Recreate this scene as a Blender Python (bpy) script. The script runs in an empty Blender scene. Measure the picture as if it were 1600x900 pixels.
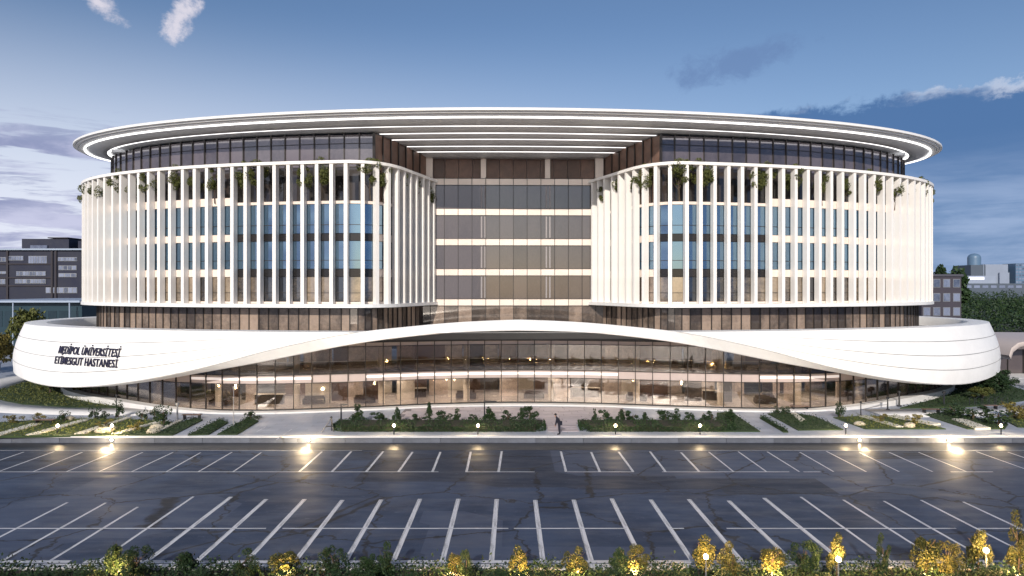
import bpy, math, random
from math import radians as R, sin, cos, pi, hypot, atan2
from mathutils import Vector, Matrix
random.seed(7)
S = bpy.context.scene
COL = S.collection

def lin(r, g, b):
    f = lambda c: (c/255/12.92) if c/255 <= .04045 else ((c/255+.055)/1.055)**2.4
    return (f(r), f(g), f(b), 1.0)

# ------------------------------------------------------------------ camera
cam = bpy.data.cameras.new('camera')
cam.lens = 24; cam.sensor_width = 36
cam.clip_start = .5; cam.clip_end = 9000
camo = bpy.data.objects.new('camera', cam); COL.objects.link(camo)
camo.location = (0, 0, 13); camo.rotation_euler = (R(90), 0, 0)
S.camera = camo
FPX = 24/36*1600

# ------------------------------------------------------------------ exposure
S.view_settings.view_transform = 'Standard'
S.view_settings.look = 'None'
S.view_settings.exposure = .32
S.view_settings.gamma = 1

# ------------------------------------------------------------------ sun
SUN_AZ = -10      # degrees left of straight behind the camera
SUN_EL = 25
sd = Vector((sin(R(SUN_AZ))*cos(R(SUN_EL)), -cos(R(SUN_AZ))*cos(R(SUN_EL)), sin(R(SUN_EL))))
sun = bpy.data.lights.new('sun', 'SUN'); sun.energy = 3.5; sun.angle = R(.55); sun.color = (1, .92, .82)
suno = bpy.data.objects.new('sun', sun); COL.objects.link(suno)
suno.rotation_euler = sd.to_track_quat('Z', 'Y').to_euler()

# ------------------------------------------------------------------ world: sky with clouds
W = bpy.data.worlds.new('World'); S.world = W; W.use_nodes = True
nt = W.node_tree; nt.nodes.clear()
class E:
    """small expression helper for shader math"""
    def __init__(s, tree): s.t = tree
    def m(s, op, a, b=None, c=None, clamp=False):
        n = s.t.nodes.new('ShaderNodeMath'); n.operation = op; n.use_clamp = clamp
        for i, v in enumerate((a, b, c)):
            if v is None: continue
            if isinstance(v, (int, float)): n.inputs[i].default_value = v
            else: s.t.links.new(v, n.inputs[i])
        return n.outputs[0]
    def add(s, a, b): return s.m('ADD', a, b)
    def sub(s, a, b): return s.m('SUBTRACT', a, b)
    def mul(s, a, b): return s.m('MULTIPLY', a, b)
    def smooth(s, v, lo, hi, a=0., b=1.):
        n = s.t.nodes.new('ShaderNodeMapRange'); n.interpolation_type = 'SMOOTHSTEP'
        s.t.links.new(v, n.inputs[0])
        n.inputs[1].default_value = lo; n.inputs[2].default_value = hi
        n.inputs[3].default_value = a; n.inputs[4].default_value = b
        return n.outputs[0]
    def mix(s, f, a, b, mode='MIX'):
        n = s.t.nodes.new('ShaderNodeMix'); n.data_type = 'RGBA'; n.blend_type = mode
        for i, v in ((0, f), (6, a), (7, b)):
            if isinstance(v, (int, float)): n.inputs[i].default_value = v
            elif isinstance(v, tuple): n.inputs[i].default_value = v
            else: s.t.links.new(v, n.inputs[i])
        return n.outputs[2]
    def noise(s, vec, scale, detail=4, rough=.55, dist=0.):
        n = s.t.nodes.new('ShaderNodeTexNoise')
        if vec is not None: s.t.links.new(vec, n.inputs['Vector'])
        n.inputs['Scale'].default_value = scale; n.inputs['Detail'].default_value = detail
        n.inputs['Roughness'].default_value = rough; n.inputs['Distortion'].default_value = dist
        return n.outputs['Fac']
    def xyz(s, x, y, z=0.):
        n = s.t.nodes.new('ShaderNodeCombineXYZ')
        for i, v in enumerate((x, y, z)):
            if isinstance(v, (int, float)): n.inputs[i].default_value = v
            else: s.t.links.new(v, n.inputs[i])
        return n.outputs[0]
    def sep(s, v):
        n = s.t.nodes.new('ShaderNodeSeparateXYZ'); s.t.links.new(v, n.inputs[0]); return n.outputs

e = E(nt)
sky = nt.nodes.new('ShaderNodeTexSky'); sky.sky_type = 'NISHITA'; sky.sun_disc = False
sky.sun_elevation = R(SUN_EL); sky.sun_rotation = atan2(sd.x, sd.y)
sky.air_density = 1.0; sky.dust_density = .8; sky.ozone_density = 2.0
SKY = .072
tc = nt.nodes.new('ShaderNodeTexCoord')
dx, dy, dz = e.sep(tc.outputs['Generated'])
az = e.mul(e.m('ARCTAN2', dx, dy), 180/pi)
el = e.mul(e.m('ARCSINE', dz), 180/pi)
base = e.mix(1.0, sky.outputs[0], (SKY*.92, SKY*1.0, SKY*1.13, 1), 'MULTIPLY')
# pale haze low in the sky, thicker towards the left (evening side)
hz = e.mul(e.smooth(el, 22, 3, 0, 1), e.smooth(az, 34, -36, .12, .97))
base = e.mix(hz, base, lin(208, 212, 226))
# cloud noise
cv = e.xyz(e.mul(az, .05), e.mul(el, .16))
n1 = e.noise(cv, 1.9, 9, .6, .3)
n2 = e.noise(e.xyz(e.mul(az, .045), e.mul(el, .34), 3.7), 2.2, 8, .6, .4)
n3 = e.noise(e.xyz(e.mul(az, .16), e.mul(el, .2), 9.1), 2.4, 9, .68, .2)
# bank of cloud, right
top = e.add(e.add(13.6, e.mul(e.sub(az, 22), .05)), e.mul(e.sub(n3, .5), 4.2))
depth = e.sub(top, el)
side = e.mul(e.smooth(az, 13, 21), e.smooth(az, 175, 150))
bank = e.mul(e.mul(e.smooth(depth, 0, .9), side), .93)
rim = e.mul(e.mul(e.smooth(depth, 0, .35), e.smooth(depth, 1.5, .5)), e.smooth(n1, .44, .6))
lowc = e.mix(e.smooth(e.add(e.mul(n2, .5), e.mul(n1, .5)), .38, .62), lin(92, 122, 164), lin(136, 156, 190))
bankc = e.mix(e.smooth(el, 11, 5), lin(70, 104, 150), lowc)
bankc = e.mix(e.mul(rim, .8), bankc, lin(196, 203, 218))
base = e.mix(bank, base, bankc)
# streaky grey-violet clouds low on the left
lm = e.mul(e.mul(e.smooth(n2, .43, .53), e.mul(e.smooth(el, 13.5, 9.5), e.smooth(el, -1, 2.5))), e.mul(e.smooth(az, -20, -29), e.smooth(az, -179, -150)))
lc = e.mix(e.smooth(n1, .4, .62), lin(118, 126, 164), lin(178, 180, 206))
base = e.mix(e.mul(lm, .85), base, lc)
# small lit cloud, upper left, and thin grey wisp, upper right
def puff(ca, ce, ra, re, rot, lo, hi):
    a_, b_ = e.sub(az, ca), e.sub(el, ce)
    u = e.m('DIVIDE', e.add(e.mul(a_, cos(rot)), e.mul(b_, sin(rot))), ra)
    v = e.m('DIVIDE', e.sub(e.mul(b_, cos(rot)), e.mul(a_, sin(rot))), re)
    d = e.m('SQRT', e.add(e.mul(u, u), e.mul(v, v)))
    return e.smooth(e.sub(e.mul(n3, 2.2), d), lo, hi)
p1 = e.m('MAXIMUM', puff(-26.0, 19.6, 2.6, 1.5, R(62), .25, .8), puff(-31.2, 19.6, 2.6, 1.1, R(-25), .35, 1.0))
base = e.mix(e.mul(p1, .8), base, lin(214, 208, 216))
p2 = puff(18.0, 17.4, 6.4, 1.6, R(11), .12, .75)
base = e.mix(e.mul(p2, .7), base, lin(96, 122, 164))
# away from the view the same broken cloud goes on thinly
bg = nt.nodes.new('ShaderNodeBackground'); nt.links.new(base, bg.inputs[0]); bg.inputs[1].default_value = 1
wo = nt.nodes.new('ShaderNodeOutputWorld'); nt.links.new(bg.outputs[0], wo.inputs[0])

# ------------------------------------------------------------------ materials
MATS = {}
def mat(name, col=(.5, .5, .5), rough=.6, metal=0., spec=.5, var=0., vscale=1., bump=0., bscale=20., rnd=0., emit=None, estr=0.):
    if name in MATS: return MATS[name]
    m = bpy.data.materials.new(name); m.use_nodes = True; t = m.node_tree
    b = t.nodes['Principled BSDF']; x = E(t)
    c = (*col[:3], 1)
    b.inputs['Base Color'].default_value = c
    b.inputs['Roughness'].default_value = rough; b.inputs['Metallic'].default_value = metal
    b.inputs['Specular IOR Level'].default_value = spec
    tcn = t.nodes.new('ShaderNodeTexCoord')
    cur = None
    if var:
        f = x.noise(tcn.outputs['Object'], vscale, 5, .6)
        f2 = x.noise(tcn.outputs['Object'], vscale*7.3, 3, .6)
        f = x.add(x.mul(f, .7), x.mul(f2, .3))
        cur = x.mix(x.smooth(f, .3, .7), tuple(v*(1-var) for v in c[:3])+(1,), tuple(min(1, v*(1+var)) for v in c[:3])+(1,))
        t.links.new(x.smooth(f, .3, .7, max(.02, rough*.85), min(1, rough*1.15)), b.inputs['Roughness'])
    if rnd:
        oi = t.nodes.new('ShaderNodeObjectInfo')
        h = t.nodes.new('ShaderNodeHueSaturation')
        t.links.new(x.smooth(oi.outputs['Random'], 0, 1, 1-rnd, 1+rnd), h.inputs['Value'])
        if cur is not None: t.links.new(cur, h.inputs['Color'])
        else: h.inputs['Color'].default_value = c
        cur = h.outputs[0]
    if cur is not None: t.links.new(cur, b.inputs['Base Color'])
    if bump:
        bn = t.nodes.new('ShaderNodeBump'); bn.inputs['Strength'].default_value = bump; bn.inputs['Distance'].default_value = .05
        t.links.new(x.noise(tcn.outputs['Object'], bscale, 4), bn.inputs['Height']); t.links.new(bn.outputs[0], b.inputs['Normal'])
    if emit:
        b.inputs['Emission Color'].default_value = (*emit[:3], 1); b.inputs['Emission Strength'].default_value = estr
    MATS[name] = m
    return m

WHITE = mat('white_composite', (.80, .795, .785), .42, var=.045, vscale=.35)
FINW = mat('white_fin_coating', (.82, .79, .75), .45, var=.03, vscale=.6, rnd=.03)
SOFF = mat('grey_soffit_metal', (.62, .63, .65), .4, var=.08, vscale=.4)
CREAM = mat('cream_spandrel', (.74, .63, .55), .35, var=.04, vscale=.7, rnd=.05)
DARKSP = mat('dark_spandrel_glass', (.022, .02, .02), .12, rnd=.3)
MULL = mat('dark_bronze_mullion', (.035, .03, .028), .4, .3)
SEAM = mat('shadow_joint_backing', (.42, .42, .42), .8)
LED = mat('led_strip', (.9, .9, .9), .5, emit=(1, .98, .96), estr=1.9)
TERR = mat('terrace_deck', (.38, .37, .36), .8, var=.15, vscale=.8)
WOOD = mat('brown_wood_cladding', (.13, .075, .055), .5, var=.3, vscale=1.2, rnd=.25)
SIGN = mat('navy_sign_metal', (.010, .008, .03), .35)
PLINTH = mat('pale_plinth_concrete', (.62, .61, .60), .6, var=.08, vscale=.5)
INT_BEIGE = mat('interior_beige_wall', (.55, .47, .42), .7, var=.25, vscale=1.6, rnd=.15)
INT_BROWN = mat('interior_brown_wall', (.17, .11, .09), .6, var=.25, vscale=.7, rnd=.3)
INT_PALE = mat('interior_pale_wall', (.72, .66, .58), .6, var=.1, vscale=.6, rnd=.1)
INT_DARKW = mat('interior_dark_wall', (.10, .085, .08), .5, var=.3, vscale=1.5, rnd=.3)
INT_FLOOR = mat('interior_floor', (.52, .47, .43), .25, var=.1, vscale=.5)
INT_DARK = mat('interior_dark_furniture', (.06, .045, .04), .5, rnd=.4)
CEIL = mat('interior_ceiling', (.6, .55, .5), .8)
INTLIGHT = mat('interior_ceiling_light', (.9, .85, .75), .5, emit=(1, .90, .78), estr=8.)
SLABLED = mat('slab_light_line', (.9, .85, .8), .5, emit=(1, .86, .82), estr=.34)
SLABEDGE = mat('slab_edge_panel', (.46, .38, .36), .4, var=.05)
CONC = mat('retaining_wall_concrete', (.085, .095, .12), .6, var=.25, vscale=.9, rnd=.08)
COPING = mat('pale_coping_stone', (.55, .55, .56), .5, var=.1, vscale=1.2)
SOIL = mat('dark_soil', (.03, .025, .018), .95, var=.4, vscale=2, bump=.6)
STONE = mat('pale_boulder', (.42, .38, .30), .8, var=.3, vscale=3, bump=.5, bscale=8)
TRUNK = mat('bark', (.07, .05, .035), .9, var=.35, vscale=6, bump=.5)
METALD = mat('dark_painted_metal', (.025, .028, .035), .4, .4)
METALG = mat('grey_post_metal', (.28, .29, .31), .4, .5)
LAMPGLOW = mat('lamp_glow', (1, .8, .5), .4, emit=(1, .72, .38), estr=40.)
STRIPE = mat('pale_paving_slab', (.58, .55, .48), .6, var=.12, vscale=1.5)

def opaque_glass(name, c1, c2, refl, rough=.05, mid=.5, tint=(1, 1, 1)):
    """facade glass seen from outside by day: dark or curtained interior under a mirror coat"""
    m = bpy.data.materials.new(name); m.use_nodes = True; t = m.node_tree; x = E(t)
    b = t.nodes['Principled BSDF']
    oi = t.nodes.new('ShaderNodeObjectInfo'); tcn = t.nodes.new('ShaderNodeTexCoord')
    gx = x.sep(tcn.outputs['Object'])
    f = x.noise(x.xyz(x.mul(gx[0], 1.0), x.mul(gx[1], 1.0), x.mul(gx[2], .55)), .8, 4, .6)
    f2 = x.noise(x.xyz(gx[0], gx[1], x.mul(gx[2], 1.3)), 2.6, 5, .7)
    v = x.add(x.add(x.mul(oi.outputs['Random'], .42), x.mul(f, .45)), x.mul(f2, .32))
    col = x.mix(x.smooth(v, mid-.22, mid+.28), (*c1, 1), (*c2, 1))
    t.links.new(col, b.inputs['Base Color'])
    b.inputs['Roughness'].default_value = .35; b.inputs['Specular IOR Level'].default_value = .2
    g = t.nodes.new('ShaderNodeBsdfGlossy'); g.inputs['Color'].default_value = (*tint, 1); g.inputs['Roughness'].default_value = rough
    bn = t.nodes.new('ShaderNodeBump'); bn.inputs['Strength'].default_value = .05; bn.inputs['Distance'].default_value = .02
    t.links.new(x.noise(tcn.outputs['Object'], .7, 1), bn.inputs['Height']); t.links.new(bn.outputs[0], g.inputs['Normal'])
    lw = t.nodes.new('ShaderNodeLayerWeight'); lw.inputs[0].default_value = .25
    fac = x.m('MINIMUM', x.add(refl, x.mul(lw.outputs['Fresnel'], .6)), .95)
    ms = t.nodes.new('ShaderNodeMixShader'); t.links.new(fac, ms.inputs[0])
    t.links.new(b.outputs[0], ms.inputs[1]); t.links.new(g.outputs[0], ms.inputs[2])
    t.links.new(ms.outputs[0], t.nodes['Material Output'].inputs[0])
    MATS[name] = m; return m
BLUEGL = opaque_glass('blue_reflective_glass', (.02, .035, .05), (.05, .08, .10), .45, tint=(.42, .62, .82))
LOWGL = opaque_glass('lower_wing_glass', (.006, .006, .008), (.34, .26, .18), .16, mid=.64, tint=(.8, .85, .9))
BROWNGL = opaque_glass('brown_tinted_glass', (.05, .038, .032), (.36, .27, .21), .12, mid=.60, tint=(.9, .85, .8))
PENTGL = opaque_glass('smoky_mauve_glass', (.045, .038, .04), (.12, .10, .105), .13, mid=.5, tint=(.8, .78, .85))
TERRGL = opaque_glass('dark_terrace_glass', (.008, .007, .006), (.04, .03, .026), .06, mid=.55)
ATRGL = opaque_glass('curtained_mauve_glass', (.050, .039, .038), (.082, .065, .062), .10, mid=.5, tint=(.8, .8, .85))

def clear_glass(name, tint, refl):
    m = bpy.data.materials.new(name); m.use_nodes = True; t = m.node_tree; x = E(t)
    t.nodes.remove(t.nodes['Principled BSDF'])
    tr = t.nodes.new('ShaderNodeBsdfTransparent'); tr.inputs[0].default_value = (*tint, 1)
    g = t.nodes.new('ShaderNodeBsdfGlossy'); g.inputs['Roughness'].default_value = .03; g.inputs['Color'].default_value = (.85, .82, .8, 1)
    lw = t.nodes.new('ShaderNodeLayerWeight'); lw.inputs[0].default_value = .3
    ms = t.nodes.new('ShaderNodeMixShader')
    t.links.new(x.m('MINIMUM', x.add(refl, x.mul(lw.outputs['Fresnel'], .5)), .9), ms.inputs[0])
    t.links.new(tr.outputs[0], ms.inputs[1]); t.links.new(g.outputs[0], ms.inputs[2])
    t.links.new(ms.outputs[0], t.nodes['Material Output'].inputs[0])
    MATS[name] = m; return m
CLEAR = clear_glass('clear_bronze_glass', (.82, .78, .74), .12)

def leaf_mat(name, c1, c2):
    m = bpy.data.materials.new(name); m.use_nodes = True; t = m.node_tree; x = E(t)
    b = t.nodes['Principled BSDF']
    g = t.nodes.new('ShaderNodeNewGeometry'); oi = t.nodes.new('ShaderNodeObjectInfo')
    v = x.add(x.mul(g.outputs['Random Per Island'], .8), x.mul(oi.outputs['Random'], .2))
    t.links.new(x.mix(v, (*c1, 1), (*c2, 1)), b.inputs['Base Color'])
    b.inputs['Roughness'].default_value = .6; b.inputs['Specular IOR Level'].default_value = .3
    MATS[name] = m; return m
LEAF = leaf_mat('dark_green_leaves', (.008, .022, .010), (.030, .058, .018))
LEAFY = leaf_mat('lamplit_green_leaves', (.020, .034, .010), (.090, .085, .024))  # lighter yellow leaf colour for lamp-lit shrubs, lamplight put into the base
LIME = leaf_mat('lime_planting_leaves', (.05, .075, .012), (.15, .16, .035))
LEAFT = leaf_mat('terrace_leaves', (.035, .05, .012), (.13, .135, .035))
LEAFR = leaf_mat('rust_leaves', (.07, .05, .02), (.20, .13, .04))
LEAFO = leaf_mat('ochre_lit_leaves', (.07, .065, .018), (.22, .18, .05))  # leaf colour raised to carry the warm light on trees and bushes

def ground_mat(name, kind):
    m = bpy.data.materials.new(name); m.use_nodes = True; t = m.node_tree; x = E(t)
    b = t.nodes['Principled BSDF']; tcn = t.nodes.new('ShaderNodeTexCoord'); P = tcn.outputs['Object']
    px, py, pz = x.sep(P)
    if kind == 'asphalt':
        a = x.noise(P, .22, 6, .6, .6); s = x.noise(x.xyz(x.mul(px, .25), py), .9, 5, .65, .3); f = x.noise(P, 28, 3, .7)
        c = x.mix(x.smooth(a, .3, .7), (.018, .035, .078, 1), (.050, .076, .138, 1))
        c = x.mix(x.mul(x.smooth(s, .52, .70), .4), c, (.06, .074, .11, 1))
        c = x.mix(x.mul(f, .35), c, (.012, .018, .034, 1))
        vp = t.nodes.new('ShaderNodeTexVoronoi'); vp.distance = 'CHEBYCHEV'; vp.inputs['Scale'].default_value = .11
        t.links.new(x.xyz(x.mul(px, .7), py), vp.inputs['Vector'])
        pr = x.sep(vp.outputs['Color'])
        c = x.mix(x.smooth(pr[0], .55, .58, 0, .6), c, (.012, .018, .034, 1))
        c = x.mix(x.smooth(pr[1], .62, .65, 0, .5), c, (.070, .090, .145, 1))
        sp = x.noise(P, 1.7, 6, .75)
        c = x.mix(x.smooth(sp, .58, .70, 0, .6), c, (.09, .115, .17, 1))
        # fine cracks and sealed joints
        vo = t.nodes.new('ShaderNodeTexVoronoi'); vo.feature = 'DISTANCE_TO_EDGE'; vo.inputs['Scale'].default_value = .16
        wob = x.noise(P, 1.2, 3); t.links.new(x.xyz(x.add(px, x.mul(wob, 1.5)), x.add(py, x.mul(wob, 1.2))), vo.inputs['Vector'])
        c = x.mix(x.mul(x.smooth(vo.outputs['Distance'], .018, .003), .85), c, (.008, .008, .01, 1))
        t.links.new(c, b.inputs['Base Color'])
        t.links.new(x.add(x.smooth(s, .3, .7, .66, .46), x.mul(f, .12)), b.inputs['Roughness'])
        b.inputs['Specular IOR Level'].default_value = .32
        bn = t.nodes.new('ShaderNodeBump'); bn.inputs['Strength'].default_value = .25; bn.inputs['Distance'].default_value = .02
        t.links.new(x.add(f, x.mul(a, 2)), bn.inputs['Height']); t.links.new(bn.outputs[0], b.inputs['Normal'])
    elif kind == 'paving':
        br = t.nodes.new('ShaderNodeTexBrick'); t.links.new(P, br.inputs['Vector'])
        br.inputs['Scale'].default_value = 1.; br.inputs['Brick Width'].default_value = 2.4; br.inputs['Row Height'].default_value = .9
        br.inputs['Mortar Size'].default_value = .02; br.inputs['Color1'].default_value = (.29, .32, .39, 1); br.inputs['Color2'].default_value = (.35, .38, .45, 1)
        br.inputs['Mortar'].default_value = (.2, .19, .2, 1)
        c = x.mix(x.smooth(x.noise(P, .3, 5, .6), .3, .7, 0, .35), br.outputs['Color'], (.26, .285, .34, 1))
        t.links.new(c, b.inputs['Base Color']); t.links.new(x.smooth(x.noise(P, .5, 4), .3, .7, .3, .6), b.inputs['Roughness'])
    elif kind == 'grass':
        a = x.noise(P, .8, 6, .65); f = x.noise(P, 9, 4, .7)
        c = x.mix(x.smooth(a, .3, .7), (.018, .04, .012, 1), (.05, .08, .02, 1))
        c = x.mix(x.mul(f, .5), c, (.015, .03, .01, 1))
        t.links.new(c, b.inputs['Base Color']); b.inputs['Roughness'].default_value = .9
        bn = t.nodes.new('ShaderNodeBump'); bn.inputs['Strength'].default_value = .8; bn.inputs['Distance'].default_value = .08
        t.links.new(f, bn.inputs['Height']); t.links.new(bn.outputs[0], b.inputs['Normal'])
    elif kind == 'land':
        a = x.noise(P, .012, 6, .6)
        t.links.new(x.mix(x.smooth(a, .35, .65), (.03, .045, .03, 1), (.07, .075, .065, 1)), b.inputs['Base Color']); b.inputs['Roughness'].default_value = .95
    elif kind == 'paint':
        a = x.noise(P, 3.5, 5, .75); s = x.noise(x.xyz(x.mul(px, .4), x.mul(py, 3)), 1.5, 4, .7)
        w = x.mul(x.smooth(a, .34, .52), x.smooth(s, .30, .47))
        t.links.new(x.mix(w, (.10, .11, .13, 1), (.58, .59, .63, 1)), b.inputs['Base Color']); b.inputs['Roughness'].default_value = .5
    MATS[name] = m; return m
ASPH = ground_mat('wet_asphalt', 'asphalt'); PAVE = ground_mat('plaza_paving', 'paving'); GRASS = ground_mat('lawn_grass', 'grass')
LAND = ground_mat('far_land', 'land'); PAINT = ground_mat('worn_white_paint', 'paint')
GUTTER = mat('dark_wet_asphalt_strip', (.012, .014, .02), .35, var=.3, vscale=.6)
WATER = mat('river_water', (.10, .14, .18), .08)

# ------------------------------------------------------------------ mesh helpers
class MB:
    def __init__(s): s.v = []; s.f = []
    def face(s, pts):
        i = len(s.v); s.v += [tuple(p) for p in pts]; s.f.append(tuple(range(i, i+len(pts)))); return s
    def box(s, x0, x1, y0, y1, z0, z1):
        i = len(s.v)
        s.v += [(x0, y0, z0), (x1, y0, z0), (x1, y1, z0), (x0, y1, z0), (x0, y0, z1), (x1, y0, z1), (x1, y1, z1), (x0, y1, z1)]
        s.f += [tuple(i+k for k in q) for q in ((0, 3, 2, 1), (4, 5, 6, 7), (0, 1, 5, 4), (1, 2, 6, 5), (2, 3, 7, 6), (3, 0, 4, 7))]
        return s
    def prism(s, poly, z0, z1):
        n = len(poly); i = len(s.v)
        s.v += [(p[0], p[1], z0) for p in poly] + [(p[0], p[1], z1) for p in poly]
        s.f.append(tuple(i+k for k in range(n-1, -1, -1))); s.f.append(tuple(i+n+k for k in range(n)))
        for k in range(n):
            l = (k+1) % n; s.f.append((i+k, i+l, i+n+l, i+n+k))
        return s
    def grid(s, rows, close=False):
        """rows: list of equal-length point lists, quads between neighbours"""
        i = len(s.v); n = len(rows[0])
        for r in rows: s.v += [tuple(p) for p in r]
        for a in range(len(rows)-1):
            for b in range(n-1+(1 if close else 0)):
                c = (b+1) % n
                s.f.append((i+a*n+b, i+a*n+c, i+(a+1)*n+c, i+(a+1)*n+b))
        return s
    def tube(s, pts, r, n=8, taper=None):
        rows = []
        for k, p in enumerate(pts):
            p = Vector(p); d = (Vector(pts[min(k+1, len(pts)-1)]) - Vector(pts[max(k-1, 0)])).normalized()
            a = d.orthogonal().normalized(); b = d.cross(a)
            rr = r if taper is None else r+(taper-r)*k/(len(pts)-1)
            rows.append([p + a*rr*cos(2*pi*j/n) + b*rr*sin(2*pi*j/n) for j in range(n)])
        s.grid(rows, True)
        s.face(rows[0][::-1]); s.face(rows[-1]); return s
    def ball(s, c, r, n=10, m=6, sz=1.):
        rows = []
        for a in range(m+1):
            t = pi*a/m
            rows.append([(c[0]+r*sin(t)*cos(2*pi*j/n), c[1]+r*sin(t)*sin(2*pi*j/n), c[2]+r*sz*cos(t)) for j in range(n)])
        s.grid(rows, True); return s
    def mesh(s, name, m, smooth=False):
        me = bpy.data.meshes.new(name); me.from_pydata(s.v, [], s.f); me.materials.append(m)
        if smooth: me.polygons.foreach_set('use_smooth', [True]*len(me.polygons))
        me.update(); return me
    def build(s, name, m, parent=None, smooth=False, loc=None):
        o = bpy.data.objects.new(name, s.mesh(name, m, smooth)); COL.objects.link(o)
        if parent: o.parent = parent
        if loc: o.location = loc
        return o
def link(name, me, parent=None, loc=(0, 0, 0), rz=0, sc=(1, 1, 1)):
    o = bpy.data.objects.new(name, me); COL.objects.link(o); o.parent = parent
    o.location = loc; o.rotation_euler = (0, 0, rz); o.scale = sc; return o
def tag(o, label=None, cat=None, group=None, kind=None):
    for k, v in (('label', label), ('category', cat), ('group', group), ('kind', kind)):
        if v: o[k] = v
    return o
def thing(name, label, cat, loc=(0, 0, 0), rz=0, group=None):
    o = bpy.data.objects.new(name, None); o.empty_display_size = .3; COL.objects.link(o)
    o.location = loc; o.rotation_euler = (0, 0, rz); return tag(o, label, cat, group)
def copy_tree(o, parent=None):
    c = o.copy(); COL.objects.link(c); c.parent = parent
    for ch in list(o.children): copy_tree(ch, c)
    return c
def gp(px, py, z=0.):
    """plan position of a place on level z from its bearing and dip as surveyed from the drone"""
    y = (13-z)*FPX/(py-450); return ((px-800)*y/FPX, y)

# ------------------------------------------------------------------ path helpers
def resample(pts, d):
    out = [Vector(pts[0])]; acc = 0.
    for a, b in zip(pts, pts[1:]):
        a, b = Vector(a), Vector(b); L = (b-a).length; pos = d-acc
        while pos <= L:
            out.append(a.lerp(b, pos/L)); pos += d
        acc = L-(pos-d)
    return out
def normals(pts, sgn):
    n = []
    for k in range(len(pts)):
        t = (pts[min(k+1, len(pts)-1)]-pts[max(k-1, 0)]).normalized()
        n.append(Vector((t.y, -t.x))*sgn)
    return n
def sellipse(a, b, c, n, th):
    """th from the front (0) positive to the right"""
    s_, c_ = sin(th), cos(th)
    return Vector((a*abs(s_)**(2/n)*(1 if s_ >= 0 else -1), c-b*abs(c_)**(2/n)*(1 if c_ >= 0 else -1)))
def catmull(P, k=8):
    P = [Vector(p) for p in P]; out = []
    Q = [P[0]*2-P[1]]+P+[P[-1]*2-P[-2]]
    for i in range(1, len(Q)-2):
        for j in range(k):
            t = j/k; a, b, c, d = Q[i-1:i+3]
            out.append(.5*((2*b)+(c-a)*t+(2*a-5*b+4*c-d)*t*t+(3*b-a-3*c+d)*t**3))
    out.append(P[-1]); return out
def interp(tab, x):
    if x <= tab[0][0]: return tab[0][1]
    for (a, u), (b, v) in zip(tab, tab[1:]):
        if x <= b:
            t = (x-a)/(b-a); return u+(v-u)*t
    return tab[-1][1]
def smooth_interp(tab, x):
    # average of nearby linear samples: rounds the kinks of the table
    return sum(interp(tab, x+d) for d in (-2, -1, 0, 1, 2))/5

# ================================================================== THE HOSPITAL
B = thing('hospital_building', 'large white hospital with two finned wings, oval roof and sweeping white base', 'hospital', (0, 95, 0), R(1.2))

# ---- podium fascia: white shell of four panel strips that narrow into a wave over the entrance
PA, PB, PC, PN = 62.3, 31., 0., 2.2
ZP = 8.8
Ctab = [(0, 10.06), (6, 9.8), (12, 9.22), (15.7, 8.8), (20.2, 7.9), (24.7, 6.85), (29.4, 5.5), (35, 4.25), (38.7, 3.6), (42.7, 3.02), (47, 2.66), (50.5, 2.66), (56.5, 3.1), (61, 3.4), (70, 3.5)]
Btab = [(0, 8.98), (6, 8.85), (12, 8.22), (15.7, 7.67), (20.2, 6.8), (24.7, 5.85), (29.4, 5.0), (35, 3.95), (38.7, 3.35), (42.7, 2.85), (47, 2.55), (50.5, 2.55), (56.5, 3.0), (61, 3.3), (70, 3.4)]
def zc(x): return smooth_interp(Ctab, abs(x))
def zb(x): return smooth_interp(Btab, abs(x))
NTH = 220
TH = [-pi+2*pi*k/NTH for k in range(NTH+1)]
ring = [sellipse(PA, PB, PC, PN, t) for t in TH]
# even spacing along the shell
def even(pts, n):
    L = [0]
    for a, b in zip(pts, pts[1:]): L.append(L[-1]+(b-a).length)
    out = []; j = 0
    for k in range(n+1):
        d = L[-1]*k/n
        while j < len(L)-2 and L[j+1] < d: j += 1
        out.append(pts[j].lerp(pts[j+1], (d-L[j])/max(1e-9, L[j+1]-L[j])))
    return out, L[-1]
dense = [sellipse(PA, PB, PC, PN, -pi+2*pi*k/3000) for k in range(3001)]
ring, RL = even(dense, 260)
def rnorm(pts, k):
    n = len(pts)-1
    t = (pts[(k+1) % n]-pts[(k-1) % n]).normalized(); return Vector((t.y, -t.x))
RN = [rnorm(ring, k) for k in range(len(ring))]
front = lambda p: p.y < PC
def zbk(p): return zb(p.x) if front(p) else 3.4
def zck(p): return zc(p.x) if front(p) else 3.5
def bulge(t, h): return (1.15*sin(pi*min(1, t*1.02)*.62))*min(1, max(0, h/5.5))
def shell(k, t):
    """point on the white shell: t=0 parapet edge, t=1 crease"""
    p, n = ring[k], RN[k]; z0 = ZP; z1 = min(zck(p), ZP); h = z0-z1
    q = p+n*bulge(t, h); return (q.x, q.y, z0+(z1-z0)*t)
NS = 4
for s_ in range(NS):
    mb = MB(); gap = .010
    t0, t1 = s_/NS+(gap/2 if s_ else 0), (s_+1)/NS-(gap/2 if s_ < NS-1 else 0)
    runs = []
    for k in range(len(ring)):
        runs.append([shell(k, t0+(t1-t0)*j/4) for j in range(5)])
    mb.grid(list(map(list, zip(*runs))))
    tag(mb.build('fascia_panel', WHITE, B, True))
mb = MB()
rows = []
for j in range(9):
    rows.append([(lambda q, n: (q[0]-n.x*.12, q[1]-n.y*.12, min(q[2], ZP-.05)))(shell(k, j/8), RN[k]) for k in range(len(ring))])
mb.grid(rows); mb.build('joint_backing', SEAM, B, True)
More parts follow.
